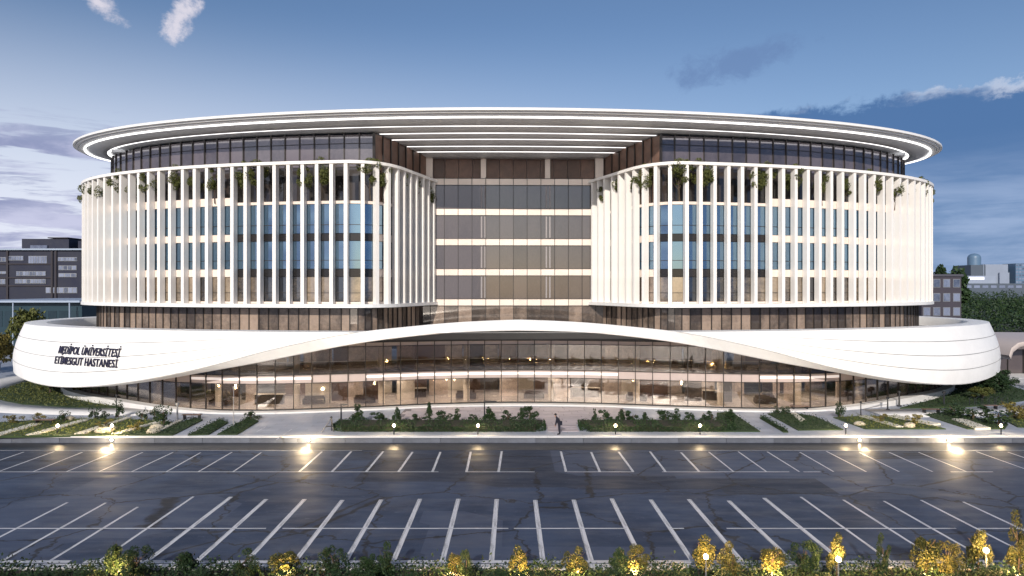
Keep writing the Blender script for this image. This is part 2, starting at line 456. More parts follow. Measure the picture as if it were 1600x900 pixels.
# crease band / lip (C to B), lying behind the panels where they are tall
mb = MB(); rows = [[], [], [], [], []]
for k, p in enumerate(ring):
    n = RN[k]; zC, zB = zck(p), zbk(p); h = max(0, ZP-zC); o = bulge(1, h)
    lift = max(0, min(1, (zC-ZP+.8)/1.2))
    q0 = p+n*(o-.0); 
    rows[0].append((*(p+n*(o-1.3)), zC-.12*lift-.02)); rows[1].append((*(p+n*(o-.12)), zC+.0)); rows[2].append((*(p+n*(o+.02)), zC-.06))
    rows[3].append((*(p+n*(o-.10-.45*(1-lift))), zB+.06)); rows[4].append((*(p+n*(o-.30-.45*(1-lift))), zB))
mb.grid(rows); mb.build('wave_band', WHITE, B, False)
mb = MB(); rows = [[], []]
for k, p in enumerate(ring):
    n = RN[k]; zB = zbk(p); o = bulge(1, max(0, ZP-zck(p))); lift = max(0, min(1, (zck(p)-ZP+.8)/1.2))
    rows[0].append((*(p+n*(o-.30-.45*(1-lift))), zB)); rows[1].append((*(p-n*6.), (min(zB+.5, 8.0) if lift < .3 else zB+.02)))
mb.grid(rows); mb.build('podium_soffit', mat('podium_soffit_grey', (.42, .42, .42), .6), B, True)
# parapet top ring, inner wall, terrace deck
mb = MB()
mb.grid([[(*ring[k], ZP) for k in range(len(ring))], [(*(ring[k]-RN[k]*2.1), ZP+.03) for k in range(len(ring))], [(*(ring[k]-RN[k]*2.3), ZP-.05) for k in range(len(ring))], [(*(ring[k]-RN[k]*2.4), max(7.55, min(8.7, zbk(ring[k])))) for k in range(len(ring))]])
mb.build('parapet', WHITE, B, True)
ins_d = lambda p: 2.2+(7.2*max(0, min(1, (zb(p.x)-6.2)/1.2)) if front(p) else 0)
mb = MB(); mb.face([(*(ring[k]-RN[k]*ins_d(ring[k])), 7.6) for k in range(len(ring)-1)]); mb.build('terrace_deck', TERR, B)

# ---- podium glazing
half = [(0, -21.8), (8, -22.5), (17, -24.6), (26, -26.0), (34, -24.8), (42.5, -21.0), (49.5, -16.0), (54.5, -9.5), (57, -1), (56, 9), (50, 18)]
gl = catmull([(-x, y) for x, y in half[::-1]][:-1]+half, 10)
gl = resample(gl, .25)
GP = resample([tuple(p) for p in gl], 1.78)
GN = normals(GP, 1)
if GN[len(GN)//2].y > 0: GN = [-n for n in GN]
NB = len(GP)-1
ZG = [(.80, 3.35), (4.25, 6.95)]
barU = MB().box(-.5, .5, -.5, .5, 0, 1).mesh('bar', MULL)
def along(p, q, off, z0, z1, th, n=None):
    """thin upright slab from plan point p to q"""
    d = (q-p).normalized(); nn = Vector((d.y, -d.x)); 
    a, b = p+nn*off, q+nn*off; c, e_ = b-nn*th, a-nn*th
    return [a, b, c, e_]
def slab(name, m, p, q, off, z0, z1, th=.05, parent=None):
    return MB().prism([tuple(v) for v in along(p, q, off, z0, z1, th)], z0, z1).build(name, m, parent)
for k in range(NB):
    p, q = GP[k], GP[k+1]
    for z0, z1 in ZG: slab('glass_pane', CLEAR, p, q, 0, z0, z1, .03, B)
    d = GP[k+1]-GP[k]; 
    link('mullion', barU, B, (p.x, p.y, .75), atan2(d.y, d.x), (.075, .16, 6.85))
def strip(name, m, pts, nrm, o0, o1, z0, z1, parent=B, smooth=False):
    mb = MB(); A = [p+n*o0 for p, n in zip(pts, nrm)]; C_ = [p+n*o1 for p, n in zip(pts, nrm)]
    mb.grid([[(*a, z0) for a in A], [(*a, z1) for a in A], [(*c, z1) for c in C_], [(*c, z0) for c in C_], [(*a, z0) for a in A]])
    return mb.build(name, m, parent, smooth)
strip('transom', MULL, GP, GN, .06, -.06, 4.20, 4.26); strip('transom', MULL, GP, GN, .06, -.06, 3.33, 3.39)
strip('transom', MULL, GP, GN, .06, -.06, 6.93, 6.99); strip('base_rail', MULL, GP, GN, .06, -.06, .74, .82)
for k in range(NB):
    slab('slab_panel', SLABEDGE, GP[k], GP[k+1], -.10, 3.40, 4.20, .1, B)
    slab('head_panel', SLABEDGE, GP[k], GP[k+1], -.06, 7.0, 7.35, .06, B)
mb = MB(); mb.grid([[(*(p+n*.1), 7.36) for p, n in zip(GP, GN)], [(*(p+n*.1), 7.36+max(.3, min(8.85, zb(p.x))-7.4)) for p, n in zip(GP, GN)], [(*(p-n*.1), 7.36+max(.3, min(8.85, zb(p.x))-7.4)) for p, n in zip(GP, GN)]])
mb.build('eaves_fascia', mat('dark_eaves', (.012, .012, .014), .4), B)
# lit line along the slab edge (broken like the real one)
def sub(pts, a, b): return pts[int(a*len(pts)):int(b*len(pts))]
for a, b in ((.315, .395), (.415, .575), (.64, .70)):
    strip('slab_light', SLABLED, sub(GP, a, b), sub(GN, a, b), -.06, -.09, 3.72, 3.98)
# inside: floors, ceilings, lights, back walls, columns, rail
INN = [p-n*9.5 for p, n in zip(GP, GN)]
def sheet(name, m, o0, o1, z, parent=B):
    mb = MB(); mb.grid([[(*(p-n*o0), z) for p, n in zip(GP, GN)], [(*(p-n*o1), z) for p, n in zip(GP, GN)]]); return mb.build(name, m, parent)
sheet('ground_floor', INT_FLOOR, .1, 10, .72); sheet('upper_floor', INT_FLOOR, .2, 10, 4.1)
sheet('lower_ceiling', CEIL, .2, 10, 3.5); sheet('upper_ceiling', CEIL, .2, 10, 7.3)
iw = [p-n*9.3 for p, n in zip(GP, GN)]
rw = random.Random(3)
for k in range(0, NB):
    for z0, z1, pal in ((.72, 3.5, (INT_BEIGE, INT_BEIGE, INT_PALE, INT_BROWN, INT_DARKW)), (4.1, 7.3, (INT_BROWN, INT_BROWN, INT_BEIGE, INT_BROWN))):
        off = rw.choice((0, 0, 0, 1.5, 3.0, 4.6, 5.6))
        d = (GP[k]-iw[k]).normalized()
        slab('wall_panel', rw.choice(pal), iw[k]+d*off, iw[k+1]+d*off, 0, z0, z1, .15, B)
colm = MB().tube([(0, 0, 0), (0, 0, 1)], .36, 14).mesh('column', INT_PALE, True)
for k in range(3, NB, 5):
    p = GP[k]-GN[k]*2.2
    link('column', colm, B, (p.x, p.y, .72), 0, (1, 1, 2.8)); link('column', colm, B, (p.x, p.y, 4.1), 0, (1, 1, 3.2))
lt = MB().box(-.6, .6, -1.1, 1.1, -.04, 0).mesh('ceiling_light', INTLIGHT)
for k in range(2, NB, 3):
    if abs(GP[k].x) > 38: continue
    for o in (2.5, 6.2):
        p = GP[k]-GN[k]*o; rz = atan2(GN[k].y, GN[k].x)+pi/2
        link('ceiling_light', lt, B, (p.x, p.y, 3.47), rz)
        if o > 3: link('ceiling_light', lt, B, (p.x, p.y, 7.27), rz, (.8, .5, 1))
rail = [(*(p-n*2.8), 5.2) for p, n in zip(GP, GN)][NB//5:NB-NB//5]
MB().tube(rail, .05, 6).build('handrail', WHITE, B)
strip('balustrade', CLEAR, GP[NB//5:NB-NB//5], GN[NB//5:NB-NB//5], -2.78, -2.80, 4.15, 5.15)

# ---- plinth the glazing stands on
zpl = lambda p: .70+.6*max(0, min(1, (abs(p.x)-30)/14))
mb = MB(); mb.grid([[(*(p+n*1.15), .2) for p, n in zip(GP, GN)], [(*(p+n*1.15), zpl(p)) for p, n in zip(GP, GN)], [(*(p+n*.1), zpl(p)) for p, n in zip(GP, GN)], [(*(p+n*.1), .2) for p, n in zip(GP, GN)]])
mb.build('plinth', PLINTH, B)
# ---- sign on the fascia
cnt = {}
def fascia_point(arc, z, off):
    k = arc/RL*260; k0 = int(math.floor(k)); fr = k-k0
    p = ring[k0].lerp(ring[k0+1], fr); n = RN[k0].lerp(RN[k0+1], fr).normalized()
    z1 = min(zck(p), ZP); h = ZP-z1; t = (ZP-z)/max(.1, h)
    q = p+n*(bulge(t, h)+off); return (q.x, q.y, z)
def arc_of_x(x):
    best = min(range(130-125, 131), key=lambda k: abs(ring[k].x-x)+(0 if front(ring[k]) else 99)); return best*RL/260
sign = thing('wall_sign', 'navy raised two-line lettering on the left end of the white base', 'sign', (0, 95, 0), R(1.2))
dg = None
def text_line(body, width, arc0, z0, cap):
    cu = bpy.data.curves.new('t', 'FONT'); cu.body = body; cu.size = 1; cu.extrude = .025; cu.offset = .009; cu.resolution_u = 3; cu.space_character = 1.08
    to = bpy.data.objects.new('t', cu); COL.objects.link(to); bpy.context.view_layer.update()
    me = bpy.data.meshes.new_from_object(to.evaluated_get(bpy.context.evaluated_depsgraph_get()))
    xs = [v.co.x for v in me.vertices]; lo, hi = min(xs), max(xs)
    sx = width/(hi-lo); sy = cap/.70
    for v in me.vertices:
        u = (v.co.x-lo)*sx; z = z0+v.co.y*sy
        v.co = fascia_point(arc0+u, z, .10+v.co.z*1.6)
    bpy.data.objects.remove(to); me.materials.clear(); me.materials.append(SIGN); me.name = 'lettering'
    o = bpy.data.objects.new('lettering', me); COL.objects.link(o); o.parent = sign; return o
a0 = arc_of_x(-47.6)
text_line('MEDİPOL ÜNİVERSİTESİ', 9.2, a0+.3, 6.15, .78)
text_line('ETİMESGUT HASTANESİ', 9.4, a0, 5.08, .78)

# ---- tower wings
TA, TB, TC = 57.8, 26., 2.5
def tell(th): return sellipse(TA, TB, TC, 2.2, th)
def wing_path(sg):
    pts = [Vector((sg*9.3, -8.4)), Vector((sg*12.7, -18.6))]
    if sg > 0: pts = [Vector((9.2, -8.4)), Vector((12.9, -18.6))]
    c = Vector((sg*14.5+(.5 if sg > 0 else 0), -23.6))
    e0 = min((tell(sg*k*.001) for k in range(1, 1570)), key=lambda p: abs(abs(p.x)-19.5))
    a = pts[1]
    for j in range(1, 14):
        t = j/14; pts.append(a*(1-t)**2+c*2*t*(1-t)+e0*t*t)
    th0 = min((k*.001 for k in range(1, 1570)), key=lambda t: abs(abs(tell(t).x)-19.5))
    k = th0
    while k < 2.45: pts.append(tell(sg*k)); k += .006
    return resample([tuple(p) for p in pts], .2)
ZS, ZT = 10.9, 26.5           # slab under the fins, rim on top
finm = MB().box(-.19, .19, -.72, 0, 0, 14.95).mesh('fin', FINW)
def off(P, N, d): return [p+n*d for p, n in zip(P, N)]
FIN_STEP = 1.63
pent = {}
PLANTS = []
for sg in (-1, 1):
    P = wing_path(sg); N = normals(P, 1)
    if (N[len(N)//2]-Vector((0, 0))).dot(P[len(P)//2]) < 0: N = [-n for n in N]
    # slab and rim rings
    st = 4; Ps, Nsm = P[::st]+[P[-1]], N[::st]+[N[-1]]
    strip('base_slab', WHITE, Ps, Nsm, .12, -2.2, ZS, ZS+.38, smooth=False)
    strip('rim_beam', FINW, Ps, Nsm, .1, -.8, ZT-.32, ZT, smooth=False)
    step = FIN_STEP/.2; idx = [int(round(k*step)) for k in range(int(len(P)/step))]
    nv = [i for i in idx if not (P[i].y > 9)]
    for i in idx[:len(nv)+3]:
        n = N[i]; o = link('fin', finm, B, (P[i].x, P[i].y, ZS+.36), atan2(n.y, n.x)-pi/2)
    # floors behind: windows, transoms, spandrels
    I = off(P, N, -.84)
    tp, tn = [I[i] for i in nv], [N[i] for i in nv]
    rows = ((18.85, 22.0, BLUEGL), (15.05, 18.05, BLUEGL), (11.55, 14.2, LOWGL))
    for bi, (i, j) in enumerate(zip(nv, nv[1:])):
        a, b = I[i], I[j]
        if sg < 0: a, b = b, a
        wide = P[i].x
        creamy = (wide < -30.5) if sg < 0 else (wide > 27.5)
        inner = P[i].y > -20.6 and abs(wide) < 17
        for (z0, z1, g) in rows:
            slab('window', (BROWNGL if inner and g is not BLUEGL else g), a, b, 0, z0+.03, z1-.03, .05, B)
        for (z0, z1) in ((18.05, 18.85), (14.2, 15.05), (22.0, 22.9 if creamy else 22.35)):
            slab('spandrel_panel', CREAM if (creamy or inner or z0 > 21) else DARKSP, a, b, .08 if (creamy or z0 > 21) else 0, z0+.02, z1-.02, .1, B)
        slab('sill_panel', CREAM, a, b, .06, ZS+.40, 11.52, .1, B)
    for z in (19.75, 15.95, 12.45):
        strip('transom', MULL, tp, tn, .05, -.02, z, z+.06)
    for i in nv[::1]:
        d = N[i]; p = I[i]
        link('mullion_bar', barU, B, (p.x, p.y, 11.3), atan2(d.y, d.x)+pi/2, (.09, .16, 10.8))
    # terrace floor behind the rim
    strip('planter_floor', TERR, Ps, Nsm, -1.0, -7.5, 22.0, 22.3)
    # level of dark glazing under the wings
    J = off(P, N, -1.7); stp = int(1.30/.2)
    jj = list(range(0, idx[len(nv)-1], stp))
    jp, jn = [J[i] for i in jj], [N[i] for i in jj]
    for i, j in zip(jj, jj[1:]):
        a, b = (J[i], J[j]) if sg > 0 else (J[j], J[i])
        slab('lobby_pane', BROWNGL, a, b, 0, 7.7, ZS-.12, .05, B)
        d = N[i]; link('lobby_mullion', barU, B, (J[i].x, J[i].y, 7.6), atan2(d.y, d.x)+pi/2, (.10, .2, ZS-7.6))
    strip('lobby_head', MULL, jp, jn, .1, -.1, ZS-.14, ZS-.01)
    PLANTS.append((sg, P, N))
    # penthouse glazing, set back
    q0 = Vector((sg*15.5+(.5 if sg > 0 else 0), -20.1)); q1 = Vector((sg*11.0+(.6 if sg > 0 else 0), -9.0))
    th0 = min((k*.001 for k in range(1, 1570)), key=lambda t: abs(sellipse(TA-3.4, TB-3.2, TC, 2.2, t).x-abs(q0.x)))
    arc = []; k = th0
    while k < 2.2: arc.append(sellipse(TA-3.4, TB-3.2, TC, 2.2, sg*k)); k += .004
    Q = resample([tuple(p) for p in arc], 1.72)
    for i in range(len(Q)-1):
        a, b = (Q[i], Q[i+1]) if sg > 0 else (Q[i+1], Q[i])
        slab('penthouse_pane', PENTGL, a, b, 0, 26.42, 29.9, .05, B); slab('terrace_pane', TERRGL, a, b, 0, 22.3, 26.3, .05, B)
        d = (b-a); link('penthouse_mullion', barU, B, (Q[i].x, Q[i].y, 22.3), atan2(d.y, d.x), (.13, .24, 7.75))
    qn = normals(Q, 1)
    if qn[3].dot(Q[3]) < 0: qn = [-n for n in qn]
    strip('transom', MULL, Q, qn, .07, -.05, 26.3, 26.42); strip('transom', MULL, Q, qn, .07, -.05, 28.9, 28.96)
    Wl = [q0.lerp(q1, t/7) for t in range(8)]
    for i in range(7):
        a, b = (Wl[i], Wl[i+1]) if sg < 0 else (Wl[i+1], Wl[i])
        slab('wood_panel', WOOD, a, b, 0, 22.3, 29.9, .1, B)
        d = b-a; link('penthouse_mullion', barU, B, (Wl[i].x, Wl[i].y, 22.3), atan2(d.y, d.x), (.14, .3, 7.6))
# plain rear and core so that nothing is hollow
mb = MB(); rear = [tell(t) for t in [1.9+k*.1 for k in range(26)]]
rear = [Vector((p.x*.955, p.y-2.0 if p.y > 10 else p.y)) for p in rear]
mb.grid([[(*p, 7.6) for p in rear], [(*p, 29.8) for p in rear]]); mb.build('rear_wall', mat('rear_cladding', (.6, .58, .55), .6), B)

# ---- recessed centre bay
AY = -9.2; AX0, AW, NA = -12.15, 1.732, 14
for f in range(5):
    z = 11.2+3.78*f
    for c in range(NA):
        x0, x1 = AX0+c*AW+.025, AX0+(c+1)*AW-.025
        MB().box(x0, x1, AY-.06, AY+.04, z-.39, z+.39).build('spandrel_panel', CREAM, B)
        if f < 4: MB().box(x0, x1, AY-.0, AY+.05, z+.45, z+3.78-.45).build('atrium_pane', ATRGL, B)
for c in range(NA):
    x0, x1 = AX0+c*AW+.025, AX0+(c+1)*AW-.025
    MB().box(x0, x1, AY+1.2, AY+1.3, 26.7, 29.7).build('wood_panel', WOOD, B)
    MB().box(x0, x1, AY, AY+.05, 7.7, 10.7).build('lobby_pane', BROWNGL, B)
for c in range(NA+1): link('atrium_mullion', barU, B, (AX0+c*AW, AY-.02, 7.6), 0, (.06, .18, 19.3))
for f in range(5):
    z = 11.2+3.78*f
    for dz in (-.42, .42): link('transom', barU, B, (0, AY-.02, z+dz-.03), 0, (24.2, .16, .06))
for x in (-3.8, 4.35): 
    MB().box(x-.33, x+.33, AY+.9, AY+1.15, 26.7, 29.7).build('column', CREAM, B)
    for f in range(4):
        for dx_ in (-.22, .22): MB().box(x+dx_-.09, x+dx_+.09, AY-.035, AY-.004, 11.75+3.78*f, 11.2+3.78*(f+1)-.55).build('column_strip', mat('pale_column_strip', (.26, .235, .235), .6), B)  # pale strips on the glass stand in for columns behind it
for x in (-10.7, 10.9): MB().box(x-.5, x+.5, AY+.5, AY+1.1, 26.7, 29.7).build('column', CREAM, B)
MB().box(-12.3, 12.3, AY+.1, AY+1.3, 26.55, 26.68).build('ledge', TERR, B)

# ---- roof: broad oval disc with stepped soffit and light lines
RA, RB, RC = 57.2, 24.2, -2.
def rell(ins, th): return sellipse(RA-ins*.98, RB-ins, RC, 2.0, th)
NR = 200
def rrow(ins, z): return [(*rell(ins, 2*pi*k/NR), z) for k in range(NR)]
mb = MB(); mb.grid([rrow(6, 31.5), rrow(1.2, 31.38), rrow(.12, 31.25), rrow(0, 31.16)], True); mb.face(rrow(6, 31.5)); mb.build('roof_top', WHITE, B, True)
for i0, za, zb2, i1 in ((0, 31.16, 30.94, .30), (.34, 30.98, 30.76, .64), (.68, 30.80, 30.60, 1.27)):
    mb = MB(); mb.grid([rrow(i0, za), rrow(i0, zb2), rrow(i0+.06, zb2-.02), rrow(i1, zb2+.015), rrow(i1+.02, zb2+.12)], True); mb.build('rim_band', WHITE, B)
insets = [1.27, 4.0, 6.6, 9.05, 12.0, 14.5]
def soffz(i): return 30.6-.062*i
led_th = [(-pi, pi), (-pi, pi), None, None, None, None]
for a, b in zip(insets, insets[1:]+[18.2]):
    mb = MB(); mb.grid([rrow(a+.40, soffz(a)+.12), rrow((a+b)/2, soffz((a+b)/2)-.10), rrow(b-.05, soffz(b)-.06), rrow(b, soffz(b)+.12), rrow(b+.40, soffz(b)+.12)], True); mb.build('soffit_band', SOFF, B, True)
def led(ins, t0, t1, w=.40):
    n = 120; A = []; C_ = []; D = []; F = []
    for k in range(n+1):
        t = t0+(t1-t0)*k/n; z = soffz(ins)
        A.append((*rell(ins, t), z+.10)); C_.append((*rell(ins, t), z-.04)); D.append((*rell(ins+w, t), z-.04)); F.append((*rell(ins+w, t), z+.10))
    MB().grid([A, C_, D, F, A]).build('light_line', LED, B)
led(1.27, -1.9, 1.9, .16); led(4.0, -1.75, 1.75, .3)
def th_of(ins, x): return math.asin(max(-1, min(1, x/(RA-ins*.98))))
for ins, xl, xr in ((6.6, -15.2, 15.9), (9.05, -14.4, 15.2), (12.0, -13.4, 14.2), (14.5, -12.6, 13.4)): led(ins, th_of(ins, xl), th_of(ins, xr))
mb = MB(); mb.grid([rrow(1.27, 30.76), rrow(1.6, 30.76)], True); mb.build('soffit_joint', SOFF, B)
mb = MB(); mb.face(rrow(.5, 30.95)[::-1]); mb.build('roof_deck', SOFF, B)
mb = MB(); mb.box(-50, 50, -9, 18, 29.9, 30.3); mb.build('core_ceiling', SOFF, B)

# ================================================================== GROUND
gnd = MB().face([(-4000, -600, -.12), (4000, -600, -.12), (4000, 7000, -.12), (-4000, 7000, -.12)]).build('ground', LAND); tag(gnd, kind='structure')
lot = MB().box(-110, 110, 31.9, 57.3, -.3, 0).build('parking_lot', ASPH); tag(lot, kind='structure')
gut = MB().face([(-110, 54.75, .004), (110, 54.75, .004), (110, 57.2, .004), (-110, 57.2, .004)]).build('gutter_strip', GUTTER); tag(gut, kind='structure')
TZ = .55
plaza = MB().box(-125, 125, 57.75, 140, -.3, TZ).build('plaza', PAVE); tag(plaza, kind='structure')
road = MB().face([(-4000, -500, -.06), (4000, -500, -.06), (4000, 20, -.06), (-4000, 20, -.06)]).build('road', ASPH); tag(road, kind='structure')

# painted bay lines: each a part of the lot
lm_ = MB().face([(-.5, -.5, .004), (.5, -.5, .004), (.5, .5, .004), (-.5, .5, .004)]).mesh('bay_line', PAINT)
def line(x0, y0, x1, y1, w):
    L = hypot(x1-x0, y1-y0); o = link('bay_line', lm_, lot, ((x0+x1)/2, (y0+y1)/2, .0), atan2(y1-y0, x1-x0)-pi/2, (w, L, 1)); return o
rl = random.Random(5)
for k in range(-13, 16):
    x = -.94+2.37*k
    w = .26 if abs(k) < 8 else .16
    if k in (-12, 13): continue
    y1 = 42.0+(rl.uniform(-.5, .6) if abs(k) > 5 else rl.uniform(-.15, .15)); y0 = 32.2
    if k < -8: y1 -= 1.0
    line(x+rl.uniform(-.05, .05)+.03*max(0, -k), y0, x-.03*k*.2, y1, w)
def hline(y, xs, w):
    for a, b in xs: 
        o = line(a, y, b, y, w); o.location.z = .004
hline(36.9, [(-34, -13.3), (-12.4, -8), (-7.85, -.2), (.1, 6.2), (8.6, 9.3), (11.6, 24), (25.2, 33)], .14)
hline(32.4, [(-40, -21), (-20.3, 5.2), (5.5, 40)], .34)
for k in range(-19, 22):
    x = -.9+2.36*k
    if k in (-1+2,) or k in (-7, 15): continue
    w = .12 if abs(k) > 6 else .17
    line(x+rl.uniform(-.06, .06), 48.3, x+rl.uniform(-.1, .1), 54.4-(rl.uniform(0, .5)), w)
hline(48.25, [(-38, -5.2), (-3.3, 1.6), (3.9, 8.6), (10.6, 19.6), (20.6, 21.8), (31, 34)], .13)
hline(54.6, [(-45, -12), (13, 45)], .08)

# low retaining wall along the lot, in sections with a coping
wall = thing('retaining_wall', 'long low grey concrete wall between parking lot and plaza', 'wall', (0, 57.5, 0))
sec = MB().box(-1.985, 1.985, -.18, .25, 0, .44).mesh('wall_section', CONC)
cop = MB().box(-2.99, 2.99, -.26, .3, .445, .565).mesh('coping', COPING)
for k in range(-26, 27): link('wall_section', sec, wall, (k*4., 0, 0))
for k in range(-17, 18): link('coping', cop, wall, (k*6., 0, 0))
kerb = thing('kerb', 'pale concrete kerb along the near edge of the parking lot', 'kerb', (0, 31.6, -.1))
ks = MB().box(-1.24, 1.24, -.2, .2, 0, .25).mesh('kerb_stone', COPING)
for k in range(-16, 17): link('kerb_stone', ks, kerb, (k*2.5, 0, 0))

ORD20 = 'first second third fourth fifth sixth seventh eighth ninth tenth eleventh twelfth thirteenth fourteenth fifteenth sixteenth seventeenth eighteenth nineteenth twentieth'.split()
# ---- leaf makers
def leaf_quad(mb, c, s, rng, flat=0.):
    d = Vector((rng.gauss(0, 1), rng.gauss(0, 1), rng.gauss(0, 1)*(1-flat))).normalized()
    a = d.orthogonal().normalized(); a.rotate(Matrix.Rotation(rng.uniform(0, 6.28), 3, d)); b = d.cross(a)
    c = Vector(c); l = s*rng.uniform(.7, 1.3); w = l*.55
    mb.face([c-a*l*.5, c+b*w*.5+a*l*.05, c+a*l*.55, c-b*w*.5+a*l*.05])
def crown_mesh(name, m, seed, n, leaf, rx, rz, zc_, clumps=14, cone=False):
    """uneven crown: leaf clumps spread through an ellipsoid"""
    rng = random.Random(seed); mb = MB(); C_ = []
    for k in range(clumps):
        while True:
            p = Vector((rng.uniform(-1, 1), rng.uniform(-1, 1), rng.uniform(-1, 1)))
            if p.length < 1 and p.length > .25: break
        if cone:
            t = (p.z+1)/2; p.x *= (1.05-t*.9); p.y *= (1.05-t*.9)
        C_.append((p, rng.uniform(.22, .42)))
    for k in range(n):
        c, r = rng.choice(C_)
        d = Vector((rng.gauss(0, 1), rng.gauss(0, 1), rng.gauss(0, 1))).normalized()*r*rng.uniform(.6, 1.05)
        q = c+d; leaf_quad(mb, (q.x*rx, q.y*rx, zc_+q.z*rz), leaf, rng)
    return mb.mesh(name, m)
def trunk_mesh(name, h, r, spread, seed, limbs=4):
    rng = random.Random(seed); mb = MB()
    mb.tube([(0, 0, 0), (rng.uniform(-.05, .05)*h, 0, h*.5), (rng.uniform(-.08, .08)*h, rng.uniform(-.05, .05)*h, h)], r, 6, r*.45)
    for k in range(limbs):
        a = rng.uniform(0, 6.28); z = h*rng.uniform(.45, .8)
        mb.tube([(0, 0, z), (cos(a)*spread*.5, sin(a)*spread*.5, z+h*.2), (cos(a)*spread, sin(a)*spread, z+h*.42)], r*.5, 5, r*.15)
    return mb.mesh(name, TRUNK)
def plant(name, label, cat, loc, crown, trunk, sc=(1, 1, 1), rz=0, group=None):
    t = thing(name, label, cat, loc, rz, group); t.scale = sc
    link('trunk', trunk, t); link('crown', crown, t); return t

# unit-ish shrubs: about 2 m tall, 1.5 m wide
SH = {}
for nm_, m_ in (('d', LEAF), ('y', LEAFY), ('o', leaf_mat('lamplit_gold_leaves', (.030, .042, .012), (.13, .115, .03)))):  # dark leaves for unlit shrubs, yellow and gold ones carry lamplight in their colour
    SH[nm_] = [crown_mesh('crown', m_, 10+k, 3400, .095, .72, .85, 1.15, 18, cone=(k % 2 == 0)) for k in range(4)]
STK = [trunk_mesh('trunk', 1.5, .05, .45, 40+k) for k in range(3)]

# ---- bottom planting strip with lamps
bed = MB().face([(-60, 24, .02), (60, 24, .02), (60, 31.4, .02), (-60, 31.4, .02)]).build('planting_bed', SOIL); tag(bed, kind='structure')
rng = random.Random(21); mb = MB()
for k in range(26000):
    x = rng.uniform(-32, 32); y = rng.uniform(28.6, 31.25); leaf_quad(mb, (x, y, .1+abs(rng.gauss(0, .22))+.25*(sin(x*1.3)*.5+.5)), .14, rng)
gc = mb.build('ground_cover', LEAF); tag(gc, 'dense dark green ground cover along the bottom planting strip', 'ground cover', kind='stuff')
FG = [ # px, top py, half width px, leaf, words
 (178, 842, 18, 'd', 'tall narrow dark green shrub at the left end of the bottom strip'),
 (214, 856, 26, 'd', 'broad dark green shrub right beside the tall narrow one at bottom left'),
 (290, 860, 24, 'd', 'rounded dark shrub third from the left along the bottom strip'),
 (378, 863, 25, 'd', 'dark cone-shaped shrub left of the first yellow-lit shrub'),
 (444, 856, 30, 'y', 'yellow-lit forked shrub, leftmost of the lit ones in the bottom strip'),
 (521, 856, 20, 'd', 'dark green cone shrub right of the leftmost yellow-lit shrub'),
 (573, 868, 22, 'd', 'low dark shrub between two taller dark ones left of centre'),
 (599, 851, 20, 'd', 'tall dark shrub left of centre in the bottom strip'),
 (711, 860, 17, 'o', 'small orange-lit shrub below the centre parking bays'),
 (729, 862, 12, 'd', 'thin dark shrub touching the small orange-lit one'),
 (812, 852, 19, 'o', 'tall golden-lit shrub at the middle of the bottom strip'),
 (902, 856, 21, 'y', 'half golden half green shrub right of the middle of the bottom strip'),
 (968, 849, 20, 'd', 'dark shrub behind a golden-lit one below the right bays'),
 (993, 856, 23, 'o', 'golden-lit shrub in front of a dark one below the right bays'),
 (1102, 838, 26, 'o', 'bright spiky shrub around the leftmost glowing garden lamp'),
 (1143, 850, 20, 'y', 'green shrub right beside the leftmost glowing garden lamp'),
 (1206, 848, 26, 'o', 'bright yellow-lit shrub between the two left glowing lamps'),
 (1256, 848, 24, 'd', 'broad dark shrub left of the middle glowing lamp'),
 (1307, 832, 18, 'y', 'rounded tree-like shrub behind the middle glowing lamp'),
 (1381, 840, 13, 'd', 'thin dark shrub right of the middle glowing lamp'),
 (1447, 830, 26, 'y', 'tall yellow-green shrub left of the rightmost glowing lamp'),
 (1480, 848, 20, 'o', 'lower golden shrub nestled against the tall yellow-green one'),
 (1528, 826, 22, 'y', 'bushy shrub behind the rightmost glowing lamp'),
 (1592, 808, 20, 'y', 'tall yellow-lit shrub at the right end of the bottom strip'),
]
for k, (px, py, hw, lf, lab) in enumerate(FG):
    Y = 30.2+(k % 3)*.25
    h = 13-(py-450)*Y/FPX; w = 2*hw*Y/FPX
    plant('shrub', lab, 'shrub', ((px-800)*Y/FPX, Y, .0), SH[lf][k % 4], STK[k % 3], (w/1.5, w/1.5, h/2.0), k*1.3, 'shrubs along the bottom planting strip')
rf = random.Random(77)
for k in range(26):
    px = 20+k*62+rf.uniform(-18, 18); Y = 28.9+rf.uniform(-.2, .2); w = rf.uniform(1.3, 2.0); h = rf.uniform(.75, 1.1)
    plant('low_shrub', f'low dark green shrub in the bottom strip, {k+1 if k > 19 else ORD20[k]} from the left'.replace('21 ', 'twenty-first ').replace('22 ', 'twenty-second ').replace('23 ', 'twenty-third ').replace('24 ', 'twenty-fourth ').replace('25 ', 'twenty-fifth ').replace('26 ', 'last '), 'shrub', ((px-800)*Y/FPX, Y, 0), SH['d'][k % 4], STK[k % 3], (w/1.5, w/1.5, h/2), k, 'low dark shrubs filling the bottom strip')
def lamp_light(loc, energy, col=(1, .58, .22), r=.08):
    l = bpy.data.lights.new('lamp_light', 'POINT'); l.energy = energy; l.color = col; l.shadow_soft_size = r; return l
def garden_lamp(px, py, lab, h=None, energy=330):
    Y = 29.6; x = (px-800)*Y/FPX; z = 13-(py-450)*Y/FPX
    t = thing('garden_lamp', lab, 'lamp', (x, Y, 0), 0, 'glowing garden lamps in the bottom strip')
    MB().tube([(0, 0, 0), (0, 0, z-.12)], .03, 8).build('post', METALG, t)
    MB().ball((0, 0, z), .11, 14, 10).build('globe', LAMPGLOW, t, True)
    MB().tube([(0, 0, z-.14), (0, 0, z-.08)], .07, 10).build('collar', METALD, t)
    l = lamp_light(None, energy); o = bpy.data.objects.new('lamp_light', l); COL.objects.link(o); o.parent = t; o.location = (0, -.0, z+.2)
